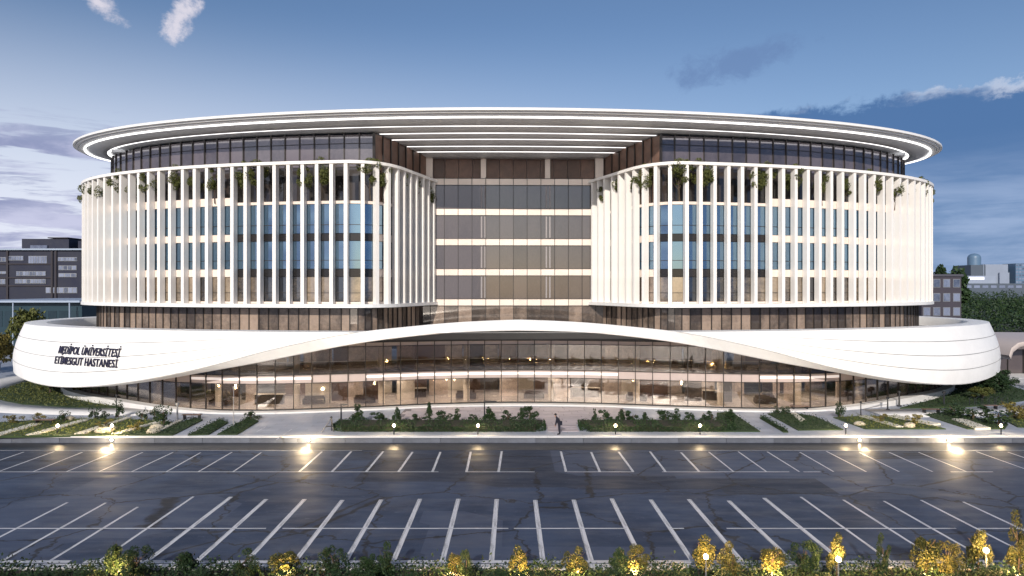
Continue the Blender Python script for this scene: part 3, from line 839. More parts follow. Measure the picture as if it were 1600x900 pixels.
garden_lamp(1103, 870, 'glowing globe lamp on post in bottom strip, leftmost of the three')
garden_lamp(1310, 874, 'glowing globe lamp on post in bottom strip, middle of the three')
garden_lamp(1541, 860, 'glowing globe lamp on post in bottom strip, rightmost of the three')
def uplight(px, lab, energy=210, Y=29.5):
    x = (px-800)*Y/FPX
    t = thing('garden_uplight', lab, 'uplight', (x, Y, 0), 0, 'small uplights under the lit shrubs')
    MB().tube([(0, 0, 0), (0, 0, .18)], .07, 10).build('housing', METALD, t)
    MB().tube([(0, 0, .18), (0, 0, .21)], .06, 10).build('lens', LAMPGLOW, t)
    l = lamp_light(None, energy); o = bpy.data.objects.new('lamp_light', l); COL.objects.link(o); o.parent = t; o.location = (0, .1, .8)
for px, lab in ((443, 'uplight under the leftmost yellow-lit shrub'), (706, 'uplight under the small orange-lit shrub'), (814, 'uplight under the tall golden shrub at the middle'),
                (900, 'uplight under the half golden half green shrub'), (992, 'uplight under the golden shrub below the right bays'), (1208, 'uplight under the bright yellow shrub between two glowing lamps'),
                (1455, 'uplight under the tall yellow-green shrub near the right end'), (1590, 'uplight under the shrub at the right end'), (178, 'uplight at the left end of the bottom strip')):
    uplight(px, lab, 210 if px < 1100 else 380)

# ---- hedged islands on the plaza
def hedge_mesh(x0, x1, y0, y1, h, seed, m=LEAF, lf=.13, dens=150):
    rng = random.Random(seed); mb = MB()
    cx, cy = (x0+x1)/2, (y0+y1)/2; r = (y1-y0)/2
    area = (x1-x0)*(y1-y0+2*h)
    for k in range(int(area*dens*.5)):
        x = rng.uniform(x0, x1); side_ = rng.random()
        hh = h*(.9+.12*sin(x*1.7)+.08*sin(x*4.1))
        if side_ < .45: y, z = y0+rng.uniform(0, .1), rng.uniform(0, hh)
        elif side_ < .9: y, z = rng.uniform(y0, y1), hh+rng.uniform(-.05, .06)
        else: y, z = rng.uniform(y0, y1), rng.uniform(0, hh); x = rng.choice((x0, x1))+rng.uniform(-.06, .06)
        d = min(x-x0, x1-x)
        if d < r*.6: y = max(y, y0+(r*.6-d)*.7)
        leaf_quad(mb, (x, y, z), lf, rng)
    return mb
def island(xl, xr, yf, yb, lab, seed):
    t = thing('hedge', lab, 'hedge', (0, 0, TZ), 0, 'clipped hedges in front of the entrance')
    mb = hedge_mesh(xl, xr, yf, yb, .62, seed, dens=230); mb.build('foliage', LEAF, t)
    MB().prism([(xl+.9, yf+.15), (xr-.9, yf+.15), (xr-.15, yb-.5), (xr-.15, yb-.1), (xl+.15, yb-.1), (xl+.15, yb-.5)], 0, .5).build('core', SOIL, t); return t
island(-15.6, 2.9, 59.0, 62.0, 'long clipped dark hedge left of the entrance steps', 4)
island(6.0, 19.5, 59.0, 62.0, 'clipped dark hedge right of the entrance steps', 5)
TOP = [crown_mesh('crown', LEAF, 60+k, 700, .15, .55, .75, .8, 12, cone=True) for k in range(3)]
TOPB = [crown_mesh('crown', LEAF, 70+k, 700, .15, .62, .55, .75, 9) for k in range(3)]
ST2 = trunk_mesh('trunk', .9, .05, .25, 77)
ORD = ['first', 'second', 'third', 'fourth', 'fifth', 'sixth', 'seventh', 'eighth', 'ninth', 'tenth', 'eleventh', 'twelfth']
for nm_, spots in (('left', ((559, 634, 16), (592, 641, 14), (620, 637, 9), (655, 645, 12), (671, 632, 9), (693, 640, 12), (715, 640, 11), (739, 646, 10), (764, 637, 14), (793, 639, 12), (815, 640, 10), (828, 632, 12))),
                   ('right', ((929, 640, 7), (946, 636, 11), (970, 640, 10), (989, 639, 12), (1008, 646, 9), (1040, 639, 14), (1058, 640, 11), (1078, 641, 10), (1100, 647, 9), (1112, 640, 10), (1142, 642, 13)))):
    for k, (px, py, hw) in enumerate(spots):
        Y = 62.6+(k % 2)*.5; h = 12.45-(py-450)*Y/FPX; w = 2*hw*Y/FPX
        cm = (TOP if (k % 2 == 0) else TOPB)[k % 3]
        plant('topiary', f'dark evergreen bush behind the {nm_} entrance hedge, {ORD[k]} from the left', 'bush', ((px-800)*Y/FPX, Y, TZ), cm, ST2, (w/1.15, w/1.15, max(.6, h/1.5)), k*.9, f'evergreen bushes behind the {nm_} hedge')

# ---- planting beds with diagonal paving strips
def poly_bed(pts, lab_unused=None, z=TZ+.03, m=GRASS):
    P = [gp(x, y, TZ) for x, y in pts]
    a = sum(P[i][0]*P[(i+1) % len(P)][1]-P[(i+1) % len(P)][0]*P[i][1] for i in range(len(P)))
    if a < 0: P = P[::-1]
    o = MB().prism(P, TZ-.05, z+.05).build('lawn', m); tag(o, kind='structure'); return P
def inside(P, x, y):
    c = False
    for i in range(len(P)):
        (x1, y1), (x2, y2) = P[i], P[i-1]
        if (y1 > y) != (y2 > y) and x < (x2-x1)*(y-y1)/(y2-y1)+x1: c = not c
    return c
cover = {'g': MB(), 'o': MB()}
def scatter(P, n, key, seed, lf=.13, hh=.16):
    rng = random.Random(seed); xs = [p[0] for p in P]; ys = [p[1] for p in P]; k = 0
    while k < n:
        x, y = rng.uniform(min(xs), max(xs)), rng.uniform(min(ys), max(ys))
        if inside(P, x, y): leaf_quad(cover[key], (x, y, TZ+.06+abs(rng.gauss(0, hh))), lf, rng)
        k += 1
beds = [
 [(339, 680), (370, 680), (404, 659), (390, 652)], [(293, 681), (326, 680), (357, 661), (344, 656)],
 [(200, 681), (270, 681), (317, 657), (303, 654), (286, 660)],
 [(-60, 684), (196, 681), (282, 661), (190, 655), (90, 656), (-60, 664)],
 [(1187, 654), (1193, 653), (1232, 676), (1224, 676)], [(1199, 647), (1229, 645), (1272, 651), (1318, 672), (1247, 673)],
 [(1302, 653), (1346, 651), (1400, 652), (1478, 671), (1352, 671)],
 [(1444, 649), (1480, 644), (1575, 664), (1570, 671), (1512, 671)],
 [(1120, 675), (1188, 675), (1142, 644), (1120, 646)], [(1590, 668), (1690, 672), (1690, 650), (1560, 652)],
]
bp = [poly_bed(b) for b in beds]
for k, P in enumerate(bp):
    scatter(P, 1500 if k not in (3,) else 5000, 'o' if k in (3, 6, 9) else 'g', 90+k)
tag(cover['g'].build('low_planting', LEAF), 'low green ground planting in the plaza beds', 'planting', kind='stuff')
tag(cover['o'].build('low_planting', LIME), 'low lime-green ground planting in the plaza beds', 'planting', kind='stuff')
def pstrip(pts, m=STRIPE):
    P = [gp(x, y, TZ) for x, y in pts]
    a = sum(P[i][0]*P[(i+1) % len(P)][1]-P[(i+1) % len(P)][0]*P[i][1] for i in range(len(P)))
    if a < 0: P = P[::-1]
    o = MB().prism(P, TZ-.02, TZ+.17).build('paving_strip', m); tag(o, kind='structure')
for pts in ([(40, 682), (62, 680), (140, 658), (126, 658)], [(116, 680), (134, 679), (206, 654), (198, 654)], [(-20, 684), (0, 683), (66, 664), (50, 664)],
            [(174, 680), (190, 679), (252, 662), (244, 661)], [(246, 673), (252, 675), (286, 658), (282, 657)],
            [(1236, 648), (1243, 647), (1258, 658), (1250, 660)], [(1342, 652), (1352, 651), (1412, 669), (1400, 669)], [(1386, 652), (1400, 651), (1470, 664), (1455, 666)],
            [(1487, 657), (1505, 656), (1548, 671), (1524, 672)]):
    pstrip(pts)
ap = MB().face([(-11, 62.4, TZ+.004), (11.5, 62.4, TZ+.004), (11.5, 71.5, TZ+.004), (-11, 71.5, TZ+.004)]).build('entrance_paving', mat('dark_paving_joint', (.18, .16, .17), .8)); tag(ap, kind='structure')
ROSE = mat('rose_grey_paving', (.40, .35, .37), .5, var=.14, vscale=1.2, rnd=.10)
rp = random.Random(8)
for r in range(11):
    x = -11+rp.uniform(0, .8)
    while x < 11.3:
        w_ = min(rp.uniform(1.6, 2.6), 11.5-x); MB().box(x, x+w_-.05, 62.42+r*.82, 62.42+r*.82+.75, TZ, TZ+.03+.004*(r % 2)).build('paving_slab', ROSE, ap); x += w_
for r in range(3):
    MB().box(3.1, 5.8, 59.2+r*1.05, 60.15+r*1.05, TZ, TZ+.03).build('paving_slab', ROSE, ap)
# light strips in the paving left of the hedge
for pts in ([(400, 674.6), (402, 674.6), (418, 666), (416, 666)], [(431, 687), (433.5, 687), (457, 670.5), (455, 670.5)]):
    P = [gp(x, y, TZ) for x, y in pts]; o = MB().face([(p[0], p[1], TZ+.006) for p in P]).build('paving_line', PAINT); tag(o, kind='structure')

# boulders
rb = random.Random(31)
def rock_mesh(seed):
    rng = random.Random(seed); mb = MB().ball((0, 0, 0), 1, 9, 6, .62)
    mb.v = [(x*(1+rng.uniform(-.16, .16)), y*(1+rng.uniform(-.16, .16)), z*(1+rng.uniform(-.16, .16))) for x, y, z in mb.v]; return mb.mesh('boulder', STONE, True)
RK = [rock_mesh(k) for k in range(3)]
for k, (px, py, s_, lab) in enumerate(((159, 676, .5, 'pale boulder at the front of the left beds, leftmost of three'), (167, 676, .55, 'pale boulder between two others at the front of the left beds'), (175, 672, .4, 'small pale boulder, rightmost of three in the left beds'),
      (245, 671, .55, 'pale boulder beside the big green bed on the left'), (240, 677, .5, 'flat pale boulder at the front edge left of the green bed'), (108, 657, .45, 'pale boulder at the back of the left beds'), (1343, 665, .4, 'pale boulder in the right beds near a path'), (1421, 668, .5, 'pale boulder under the yellow-lit bushes on the right'))):
    x, y = gp(px, py, TZ); o = link('boulder', RK[k % 3], None, (x, y, TZ+.15), k, (s_*1.2, s_, s_)); tag(o, lab, 'boulder', 'boulders in the planting beds')
# bushes in the beds
SMALL = [crown_mesh('crown', LEAF, 80+k, 500, .14, .6, .6, .7, 9) for k in range(2)]+[crown_mesh('crown', LEAFO, 84+k, 500, .14, .6, .6, .7, 9) for k in range(2)]
for k, (px, py, h, w, c, lab) in enumerate((
  (100, 659, 1.2, 1.2, 0, 'dark bush at the back of the left beds, leftmost'), (148, 655, 1.3, 1.3, 0, 'dark bush at the back of the left beds beside a pale strip'), (163, 656, 1.0, 1.0, 0, 'small dark bush right of another at the back of the left beds'),
  (185, 652, 1.9, 1.1, 0, 'tall dark bush beside the post in the left beds'), (222, 658, 1.2, 1.2, 0, 'dark round bush in the middle of the left beds'), (242, 655, 1.4, 1.0, 0, 'dark bush beside the light pole left of the lawn strips'), (256, 666, 2.2, 1.6, 0, 'spreading dark bush beside the big green bed on the left'),
  (60, 659, .9, 1.3, 2, 'ochre bush at the left edge of the left beds'), (20, 662, .9, 1.6, 2, 'ochre bush at the far left end of the plaza'), (165, 668, .7, 1.3, 3, 'low ochre bush among the pale strips'), (215, 672, .7, 1.5, 3, 'low ochre bush near the front of the left beds'), (392, 656, .9, 1.8, 1, 'low green bush on the narrow lawn strip nearest the hedge'),
  (1216, 648, .9, 1.1, 0, 'small dark bush on the right lawn near its left corner'), (1228, 648, 1.0, 1.1, 0, 'small dark bush on the right lawn beside another'), (1312, 652, 1.7, 1.2, 0, 'dark bush beside the pale path right of the lawn'),
  (1378, 660, .8, 1.4, 3, 'ochre bush in the right beds left of the white rocks'), (1430, 664, 1.2, 1.4, 2, 'yellow-green bush near the wall on the right'), (1492, 652, 1.5, 2.6, 0, 'broad green bush on the right slope, upper one'), (1520, 657, 1.5, 2.8, 1, 'broad green bush on the right slope, middle one'),
  (1560, 664, 1.6, 2.8, 0, 'broad green bush on the right slope, lowest one'), (1585, 654, 1.8, 2.4, 2, 'yellow-lit bush at the right edge of the plaza'), (1600, 656, 1.6, 2.4, 3, 'second yellow-lit bush at the very right edge'))):
    x, y = gp(px, py, TZ)
    plant('bush', lab, 'bush', (x, y, TZ), SMALL[c], ST2, (w/1.25, w/1.25, h/1.35), k, 'bushes in the planting beds')

# ---- curved white paths around the round gardens at both ends
for sg in (-1, 1):
    c = catmull([(sg*36, 68.2), (sg*44, 68.6), (sg*52, 70.2), (sg*59, 74.2), (sg*64, 81), (sg*66.5, 90), (sg*65, 98), (sg*60, 103)], 10)
    n = normals(c, 1)
    o = MB(); 
    zt = lambda k: TZ+.06+.9*max(0, (k/len(c)-.35))
    o.grid([[(*(p+q*2.5), TZ-.1) for p, q in zip(c, n)], [(*(p+q*2.5), zt(k)) for k, (p, q) in enumerate(zip(c, n))], [(*(p-q*1.6), zt(k)) for k, (p, q) in enumerate(zip(c, n))], [(*(p-q*1.6), TZ-.1) for p, q in zip(c, n)]])
    tag(o.build('curved_path', PLINTH, None, True), kind='structure')
    g = [(sg*40, 70.4), (sg*46, 70.8), (sg*52, 72.6), (sg*57.6, 76), (sg*62, 82.4), (sg*64, 90), (sg*63, 97), (sg*57, 95), (sg*55, 84), (sg*48, 76.8)]
    if sg > 0: g = g[:]
    a = sum(g[i][0]*g[(i+1) % len(g)][1]-g[(i+1) % len(g)][0]*g[i][1] for i in range(len(g)))
    if a < 0: g = g[::-1]
    tag(MB().prism(g, TZ-.1, TZ+.1).build('round_lawn', GRASS), kind='structure')
    mb = MB(); rng = random.Random(50+sg)
    k = 0
    while k < 3500:
        x, y = rng.uniform(-64, 64), rng.uniform(70, 97)
        if abs(x) > 40 and inside(g, x, y): leaf_quad(mb, (x, y, TZ+.1+abs(rng.gauss(0, .16))), .18, rng); k += 1
    tag(mb.build('garden_planting', LEAF if sg > 0 else LEAFT), ('olive' if sg < 0 else 'dark green')+f' low planting in the round garden at the {"left" if sg < 0 else "right"} end', 'planting', kind='stuff')
BIG = [crown_mesh('crown', LEAFT, 100, 2600, .26, 1.5, 1.6, 2.6, 18), crown_mesh('crown', LEAFO, 101, 2600, .26, 1.5, 1.6, 2.6, 18), crown_mesh('crown', LEAF, 102, 2600, .26, 1.5, 1.6, 2.6, 18), crown_mesh('crown', LEAFR, 103, 2600, .26, 1.5, 1.6, 2.6, 18)]
BT = trunk_mesh('trunk', 2.8, .13, .9, 104)
for k, (x, y, h, w, c, lab) in enumerate((
   (-50.5, 78.5, 3.4, 4.0, 1, 'ochre-lit small tree in the round garden under the left end of the base'), (-54.5, 80.5, 2.2, 3.0, 0, 'olive shrub in the round garden left of the ochre tree'),
   (56.5, 80, 2.6, 3.4, 2, 'dark green shrub in the round garden under the right end of the base'), (60, 83.5, 2.4, 3.2, 2, 'dark green shrub at the back of the right round garden'), (52, 75.5, 1.6, 2.4, 0, 'olive shrub at the front of the right round garden'),
   (-70.5, 93, 7.4, 5.6, 1, 'golden-lit tree beside the left end of the white base, lower front one'), (-75.5, 97, 8.6, 6.0, 3, 'rust-brown tree behind the golden-lit tree at the left edge'), (-71.5, 101, 9.6, 5.0, 0, 'green tree rising behind the parapet at the left edge'), (-79, 95, 9.0, 6.5, 1, 'golden-lit tree at the far left edge of the picture'))):
    plant('tree', lab, 'tree', (x, y, TZ-.1), BIG[c], BT, (w/3.2, w/3.2, h/4.3), k*1.7, 'trees beside the ends of the building')

# ---- lamps along the plaza edge
POOL = (1, .74, .42)
def bollard(px, py, lab, energy=170):
    x, y = gp(px, py, TZ); y = max(58.05, y)
    t = thing('bollard_lamp', lab, 'lamp', (x, y, TZ), 0, 'lit bollards along the plaza edge')
    MB().tube([(0, 0, 0), (0, 0, .62)], .05, 10).build('post', METALD, t)
    MB().ball((0, 0, .74), .11, 12, 8).build('globe', LAMPGLOW, t, True)
    MB().tube([(0, 0, .86), (0, 0, .90)], .15, 12, .05).build('cap', METALD, t)
    l = lamp_light(None, energy, POOL, .1); o = bpy.data.objects.new('lamp_light', l); COL.objects.link(o); o.parent = t; o.location = (0, 0, 1.05)
for px, lab in ((80, 'lit bollard at the left end of the plaza edge'), (166, 'lit bollard before the ochre beds on the left'), (613, 'lit bollard before the left hedge, left of two'), (746, 'lit bollard before the left hedge, right of two'),
                (964, 'lit bollard before the right hedge, left of two'), (1098, 'lit bollard before the right hedge, right of two'), (1329, 'lit bollard beside the pale path on the right'), (1575, 'lit bollard at the right end of the plaza edge')):
    bollard(px, 682, lab)
def wall_lamp(px, lab, energy):
    x = (px-800)*57/FPX
    t = thing('wall_lamp', lab, 'lamp', (x, 57.3, .25), 0, 'lamps set on the low wall')
    MB().box(-.16, .16, -.06, .03, -.1, .1).build('housing', METALD, t)
    MB().ball((0, -.09, 0), .10, 12, 8).build('lens', LAMPGLOW, t, True)
    l = lamp_light(None, energy, POOL, .1); o = bpy.data.objects.new('lamp_light', l); COL.objects.link(o); o.parent = t; o.location = (0, -1.0, .6)  # unseen point light set forward of the lens to widen its pool
wall_lamp(481, 'glowing lamp on the low wall left of the hedges', 850)
wall_lamp(172, 'glowing lamp on the low wall towards the left end', 480)
wall_lamp(1485, 'glowing lamp on the low wall towards the right end', 950)
wall_lamp(1345, 'glowing lamp on the low wall below the right path', 300)

# ---- posts, poles and small furniture on the plaza
def pole(px, py, h, lab, m=METALD, r=.05, arm=0., group=None):
    x, y = gp(px, py, TZ); t = thing('light_pole', lab, 'pole', (x, y, TZ), 0, group)
    MB().tube([(0, 0, 0), (0, 0, .12)], r*2.4, 10).build('base', m, t)
    MB().tube([(0, 0, .1), (0, 0, h)], r, 8, r*.7).build('shaft', m, t)
    if arm: MB().box(min(0, arm)-.05, max(0, arm)+.05, -.09, .09, h-.02, h+.10).build('lamp_head', m, t)
    else: MB().tube([(0, 0, h-.05), (0, 0, h+.15)], r*1.8, 10).build('cap', m, t)
pole(182, 652, 2.0, 'dark short post behind the left beds'); pole(277, 657, 1.5, 'grey post between the left beds and the glass', METALG, .10)
pole(365, 670, 3.6, 'tall thin pale pole on the narrow lawn strip', METALG, .04); pole(533, 657, 1.45, 'dark T-shaped lamp post left of the hedge', METALD, .08, .5)
pole(757, 656, 1.7, 'dark lamp post with long arm behind the left hedge', METALD, .07, 1.1); pole(1345, 650, 1.3, 'dark post at the railing end on the right', METALD, .06)
pole(1387, 641, 1.2, 'dark post at the right end of the plaza railing', METALD, .08); pole(1405, 635, 1.5, 'dark post under the right end of the base', METALD, .10); pole(1475, 633, 1.3, 'dark post beside the right round garden', METALD, .09)
x0, y0 = gp(1345, 650, TZ); x1, y1 = gp(1387, 641, TZ)
rl_ = thing('railing', 'thin dark railing on the right of the plaza', 'railing', (0, 0, TZ))
MB().tube([(x0+.1, y0, 1.2), (x1-.1, y1, 1.1)], .035, 6).build('top_rail', METALD, rl_)
MB().tube([(x0+.1, y0, .65), (x1-.1, y1, .6)], .02, 6).build('middle_rail', METALD, rl_)
# A-frame stand left of the hedge
x, y = gp(513, 675, TZ); t = thing('easel_stand', 'dark slanting A-frame stand beside the left hedge end', 'stand', (x, y, TZ), .3)
for dx_ in (-.55, .45): MB().tube([(dx_, 0, 0), (.25, .1, 1.2)], .05, 6).build('leg', METALD, t)
MB().tube([(.3, .5, 0), (.25, .1, 1.15)], .045, 6).build('leg', METALD, t)
MB().box(-.2, .42, -.02, .06, .42, .52).build('crossbar', METALD, t); MB().ball((.25, .1, 1.22), .11, 8, 6).build('knob', METALD, t, True)
# benches
def bench(px, py, lab, rz=0):
    x, y = gp(px, py, TZ); t = thing('bench', lab, 'bench', (x, y, TZ), rz, 'benches on the plaza')
    for k in range(4): MB().box(-.9, .9, -.25+k*.13, -.15+k*.13, .42, .46).build('slat', WOOD, t)
    for s_ in (-.7, .7): MB().box(s_-.05, s_+.05, -.22, .24, 0, .41).build('leg', METALD, t)
for px, py, lab in ((70, 663, 'dark bench among the ochre planting at far left'), (300, 655, 'dark bench behind the lawn strip on the left'), (1250, 641, 'bench by the glass on the right'), (1455, 646, 'bench near the right round garden'), (1545, 640, 'bench below the curved path at far right')):
    bench(px, py, lab)
# bicycle stands
x, y = gp(1335+208, 635, TZ)
bk = thing('bike_rack', 'row of thin dark bicycle hoops near the right curved path', 'bike rack', (x, y, TZ+.08))
for k in range(6):
    MB().tube([(k*.7-1.9, 0, 0), (k*.7-1.9, 0, .8), (k*.7-1.6, .05, .95), (k*.7-1.3, .1, .8), (k*.7-1.3, .1, 0)], .03, 6).build('hoop', METALD, bk)

# ---- the person on the plaza edge: leaning forward, arms down, facing left
def person(loc):
    me = bpy.data.meshes.new('person')
    J = [(0, 0, .94, .175), (-.03, 0, 1.08, .17), (-.10, 0, 1.26, .19), (-.19, 0, 1.42, .17), (-.245, 0, 1.50, .062), (-.29, 0, 1.57, .085), (-.31, 0, 1.66, .105), (-.315, 0, 1.74, .07),
         (.0, .10, .86, .105), (.02, .11, .48, .085), (.05, .11, .10, .06), (-.08, .12, .05, .04), (-.16, .12, .04, .03),
         (.0, -.10, .86, .105), (-.01, -.11, .48, .085), (.03, -.11, .10, .06), (-.10, -.12, .05, .04), (-.18, -.12, .04, .03),
         (-.19, .19, 1.38, .075), (-.24, .24, 1.10, .05), (-.31, .22, .84, .037), (-.34, .21, .76, .035), (-.365, .21, .69, .02),
         (-.19, -.19, 1.38, .075), (-.23, -.24, 1.10, .05), (-.30, -.22, .84, .037), (-.33, -.21, .76, .035), (-.355, -.21, .69, .02),
         (-.345, .175, .74, .012), (-.335, -.175, .74, .012), (-.40, 0, 1.66, .03)]
    Ed = [(0, 1), (1, 2), (2, 3), (3, 4), (4, 5), (5, 6), (6, 7), (0, 8), (8, 9), (9, 10), (10, 11), (11, 12), (0, 13), (13, 14), (14, 15), (15, 16), (16, 17),
          (3, 18), (18, 19), (19, 20), (20, 21), (21, 22), (3, 23), (23, 24), (24, 25), (25, 26), (26, 27), (20, 28), (25, 29), (6, 30)]
    me.from_pydata([j[:3] for j in J], Ed, []); o = bpy.data.objects.new('person', me); COL.objects.link(o)
    o.modifiers.new('skin', 'SKIN'); o.modifiers.new('sub', 'SUBSURF').levels = 1
    o.modifiers['sub'].render_levels = 1
    for v, j in zip(me.skin_vertices[0].data, J): v.radius = (j[3], j[3]); v.use_root = False
    me.skin_vertices[0].data[0].use_root = True
    o.location = loc
    bpy.context.view_layer.update()
    m2 = bpy.data.meshes.new_from_object(o.evaluated_get(bpy.context.evaluated_depsgraph_get()))
    o.modifiers.clear(); o.data = m2
    m2.materials.clear(); 
    for m in (mat('dark_navy_clothing', (.006, .007, .018), .8, var=.2, vscale=8), mat('skin', (.35, .2, .14), .5), mat('dark_trousers', (.005, .007, .018), .85)): m2.materials.append(m)
    for p in m2.polygons:
        c = p.center; p.use_smooth = True
        p.material_index = 1 if (c.z > 1.52 and c.z < 1.70 and c.x < -.30) or (abs(c.y) > .15 and c.z < .82 and c.z > .6 and c.x < -.22) else (2 if c.z < .88 else 0)
    hair = MB().ball((-.30, 0, 1.73), .115, 12, 7, .8).build('hair', mat('dark_hair', (.012, .01, .01), .7), o, True)
    brim = MB().ball((-.36, 0, 1.735), .11, 10, 5, .22).build('cap_brim', mat('dark_hair'), o, True)
    bag = MB().box(.10, .26, -.16, .16, .84, 1.14).build('waist_bag', mat('dark_trousers'), o)
    return o
px_, py_ = gp(873, 683, TZ)
pr = person((px_+.1, 57.95, TZ)); tag(pr, 'person in dark navy clothes leaning forward at the plaza edge', 'person')

# ---- terrace trees behind the fins
TT = [crown_mesh('crown', LEAFT, 120+k, 2000, .17, 1.1, 1.3, 3.0, 16) for k in range(3)]
TTK = trunk_mesh('trunk', 2.4, .07, .6, 124, 5)
FR = [('left', -1, (2.2, 5.5, 9.0, 13.5, 15.2, 21.0, 22.8, 28.6, 30.4, 33.6, 36.5, 39.5, 43, 46, 49, 52, 55, 58, 61)), ('right', 1, (3.2, 7, 11.5, 13.2, 17.5, 20.0, 26.5, 28.0, 31.5, 35, 39, 43, 47, 51, 55, 60))]
for nm_, sg, ds in FR:
    _, P, N = next(q for q in PLANTS if q[0] == sg)
    for k, d in enumerate(ds):
        i = min(len(P)-1, int(d/.2)); p = P[i]-N[i]*(.95 if k % 3 else .6)
        w = B.matrix_basis @ Vector((p.x, p.y, 22.3))
        s_ = .75+.4*((k*37) % 10)/10
        if k in (3, 4, 5): s_ += .2
        plant('terrace_tree', f'small green tree on the {nm_} wing terrace, {ORD20[k]} from the recessed bay', 'tree', tuple(w), TT[k % 3], TTK, (s_, s_, min(1.05, s_)), k, f'small trees on the {nm_} wing terrace')

# ---- reception desks and seats seen dimly through the ground-floor glass
def desk(k, off_, lab):
    p = GP[k]-GN[k]*off_; w = B.matrix_basis @ Vector((p.x, p.y, .72)); rz = atan2(GN[k].y, GN[k].x)+pi/2
    t = thing('reception_desk', lab, 'desk', tuple(w), rz, 'desks inside the ground floor')
    MB().box(-1.6, 1.6, -.35, .35, 1.0, 1.06).build('top', INT_PALE, t); MB().box(-1.5, 1.5, -.28, -.2, 0, .99).build('front_panel', INT_DARK, t)
    for s_ in (-1.45, 1.45): MB().box(s_-.04, s_+.04, -.19, .3, 0, .99).build('side_panel', INT_DARK, t)
def seat(k, off_, lab):
    p = GP[k]-GN[k]*off_; w = B.matrix_basis @ Vector((p.x, p.y, .72)); rz = atan2(GN[k].y, GN[k].x)+pi/2
    t = thing('sofa', lab, 'sofa', tuple(w), rz, 'sofas inside the ground floor')
    MB().box(-1.0, 1.0, -.4, .4, .12, .42).build('seat', INT_DARK, t); MB().box(-1.0, 1.0, .28, .42, .43, .85).build('backrest', INT_DARK, t)
    for s_ in (-1.06, 1.06): MB().box(s_-.09, s_+.05, -.4, .42, .1, .62).build('armrest', INT_DARK, t)
m_ = NB//2
for k, (a, b) in enumerate(((m_-14, 4), (m_-5, 5), (m_+5, 4.5), (m_+13, 5))): desk(a, b, f'dark reception desk behind the ground floor glass, {ORD[k]} from the left')
for k, (a, b) in enumerate(((m_-17, 2.5), (m_-11, 3), (m_-8, 2.6), (m_-2, 3), (m_+2, 2.6), (m_+8, 2.8), (m_+16, 3))): seat(a, b, f'dark sofa behind the ground floor glass, {ORD[k]} from the left')

# ================================================================== SURROUNDINGS
DK = mat('dark_slate_facade', (.011, .014, .034), .7, var=.15, vscale=.2); DK2 = mat('brown_slate_facade', (.022, .018, .026), .7, var=.15, vscale=.2)
PANEG = opaque_glass('far_window_glass', (.03, .04, .07), (.20, .23, .32), .10); TEAL = mat('dark_teal_facade', (.012, .035, .05), .35); BLUER = mat('pale_blue_roof_edge', (.30, .36, .46), .5)
def box_thing(name, lab, cat, x0, x1, y0, y1, z0, z1, wallm, roofm, rows, cols, wx=None, frames=True, group=None, side=False, wz=(.25, .8)):
    t = thing(name, lab, cat, (0, 0, 0), 0, group)
    MB().box(x0, x1, y0, y1, z0, z1).build('wall', wallm, t)
    MB().box(x0-.3, x1+.3, y0-.3, y1+.3, z1+.002, z1+.5).build('roof', roofm, t)
    fh = (z1-z0)/rows
    for r in range(rows):
        for c in range(cols):
            cw = (x1-x0)/cols; a, b = x0+c*cw+cw*.14, x0+(c+1)*cw-cw*.14; za, zb_ = z0+r*fh+fh*wz[0], z0+r*fh+fh*wz[1]
            f = MB().box(a, b, y0-.10, y0-.003, za, zb_).build('window', wallm if not frames else METALG, t)
            MB().box(a+.12, b-.12, y0-.13, y0-.104, za+.12, zb_-.12).build('pane', PANEG, f)
    return t
# left: dark office complex
D = 190.
t = thing('office_building', 'dark slate office complex with stepped roof behind the left wing', 'building', (0, D, 0))
XW = lambda px, d: (px-800)*d/FPX
ZW = lambda py, d: 13+(450-py)*d/FPX
MB().box(XW(-60, D), XW(140, D), 0, 40, -1, ZW(391, D)).build('wall', DK, t)
MB().box(XW(-62, D), XW(142, D), -.8, 40.5, ZW(391, D)+.01, ZW(388.5, D)).build('roof', BLUER, t)
MB().box(XW(18, D), XW(93, D), 4, 30, ZW(388, D), ZW(371.5, D)).build('roof_storey', DK, t)
MB().box(XW(61, D), XW(93, D), 3.5, 30.5, ZW(371, D)+.05, ZW(369.3, D)).build('roof_storey_cap', DK2, t)
MB().box(XW(104, D), XW(124, D), 5, 30, ZW(388, D), ZW(374.5, D)).build('roof_storey', DK, t)
MB().box(XW(33, D), XW(60, D), 3.6, 3.99, ZW(387, D), ZW(382, D)).build('roof_glazing', PANEG, t)
for (a, b, y_t, y_b, n) in ((14, 37, 400, 407, 6), (45, 74, 400, 412, 7), (-10, 10, 402, 409, 3), (91, 121, 402, 408, 7), (92, 120, 415, 422, 4), (92, 120, 427, 433, 3), (26, 72, 424, 431, 9), (24, 72, 436, 443, 8), (-10, 9, 436, 444, 3), (72, 121, 449, 458, 7), (-10, 10, 424, 428, 3)):
    fr = MB().box(XW(a, D), XW(b, D), -.14, -.003, ZW(y_b, D), ZW(y_t, D)).build('window_band', METALG, t)
    for k in range(n):
        u0 = XW(a, D)+(XW(b, D)-XW(a, D))*(k+.1)/n; u1 = XW(a, D)+(XW(b, D)-XW(a, D))*(k+.9)/n
        MB().box(u0, u1, -.2, -.145, ZW(y_b, D)+.12, ZW(y_t, D)-.12).build('pane', PANEG, fr)
for px in (12.5, 82, 88): MB().box(XW(px-1.5, D), XW(px+1.5, D), -.35, -.003, 0, ZW(391, D)-.1).build('pier', DK2, t)
for py in (412.5, 434, 446.5): MB().box(XW(-40, D), XW(80, D), -.25, -.0035, ZW(py+1, D), ZW(py-1, D)).build('floor_band', DK2, t)
D2 = 132.
t = thing('low_building', 'low dark teal building with pale flat roof edge at the left', 'building', (0, D2, 0))
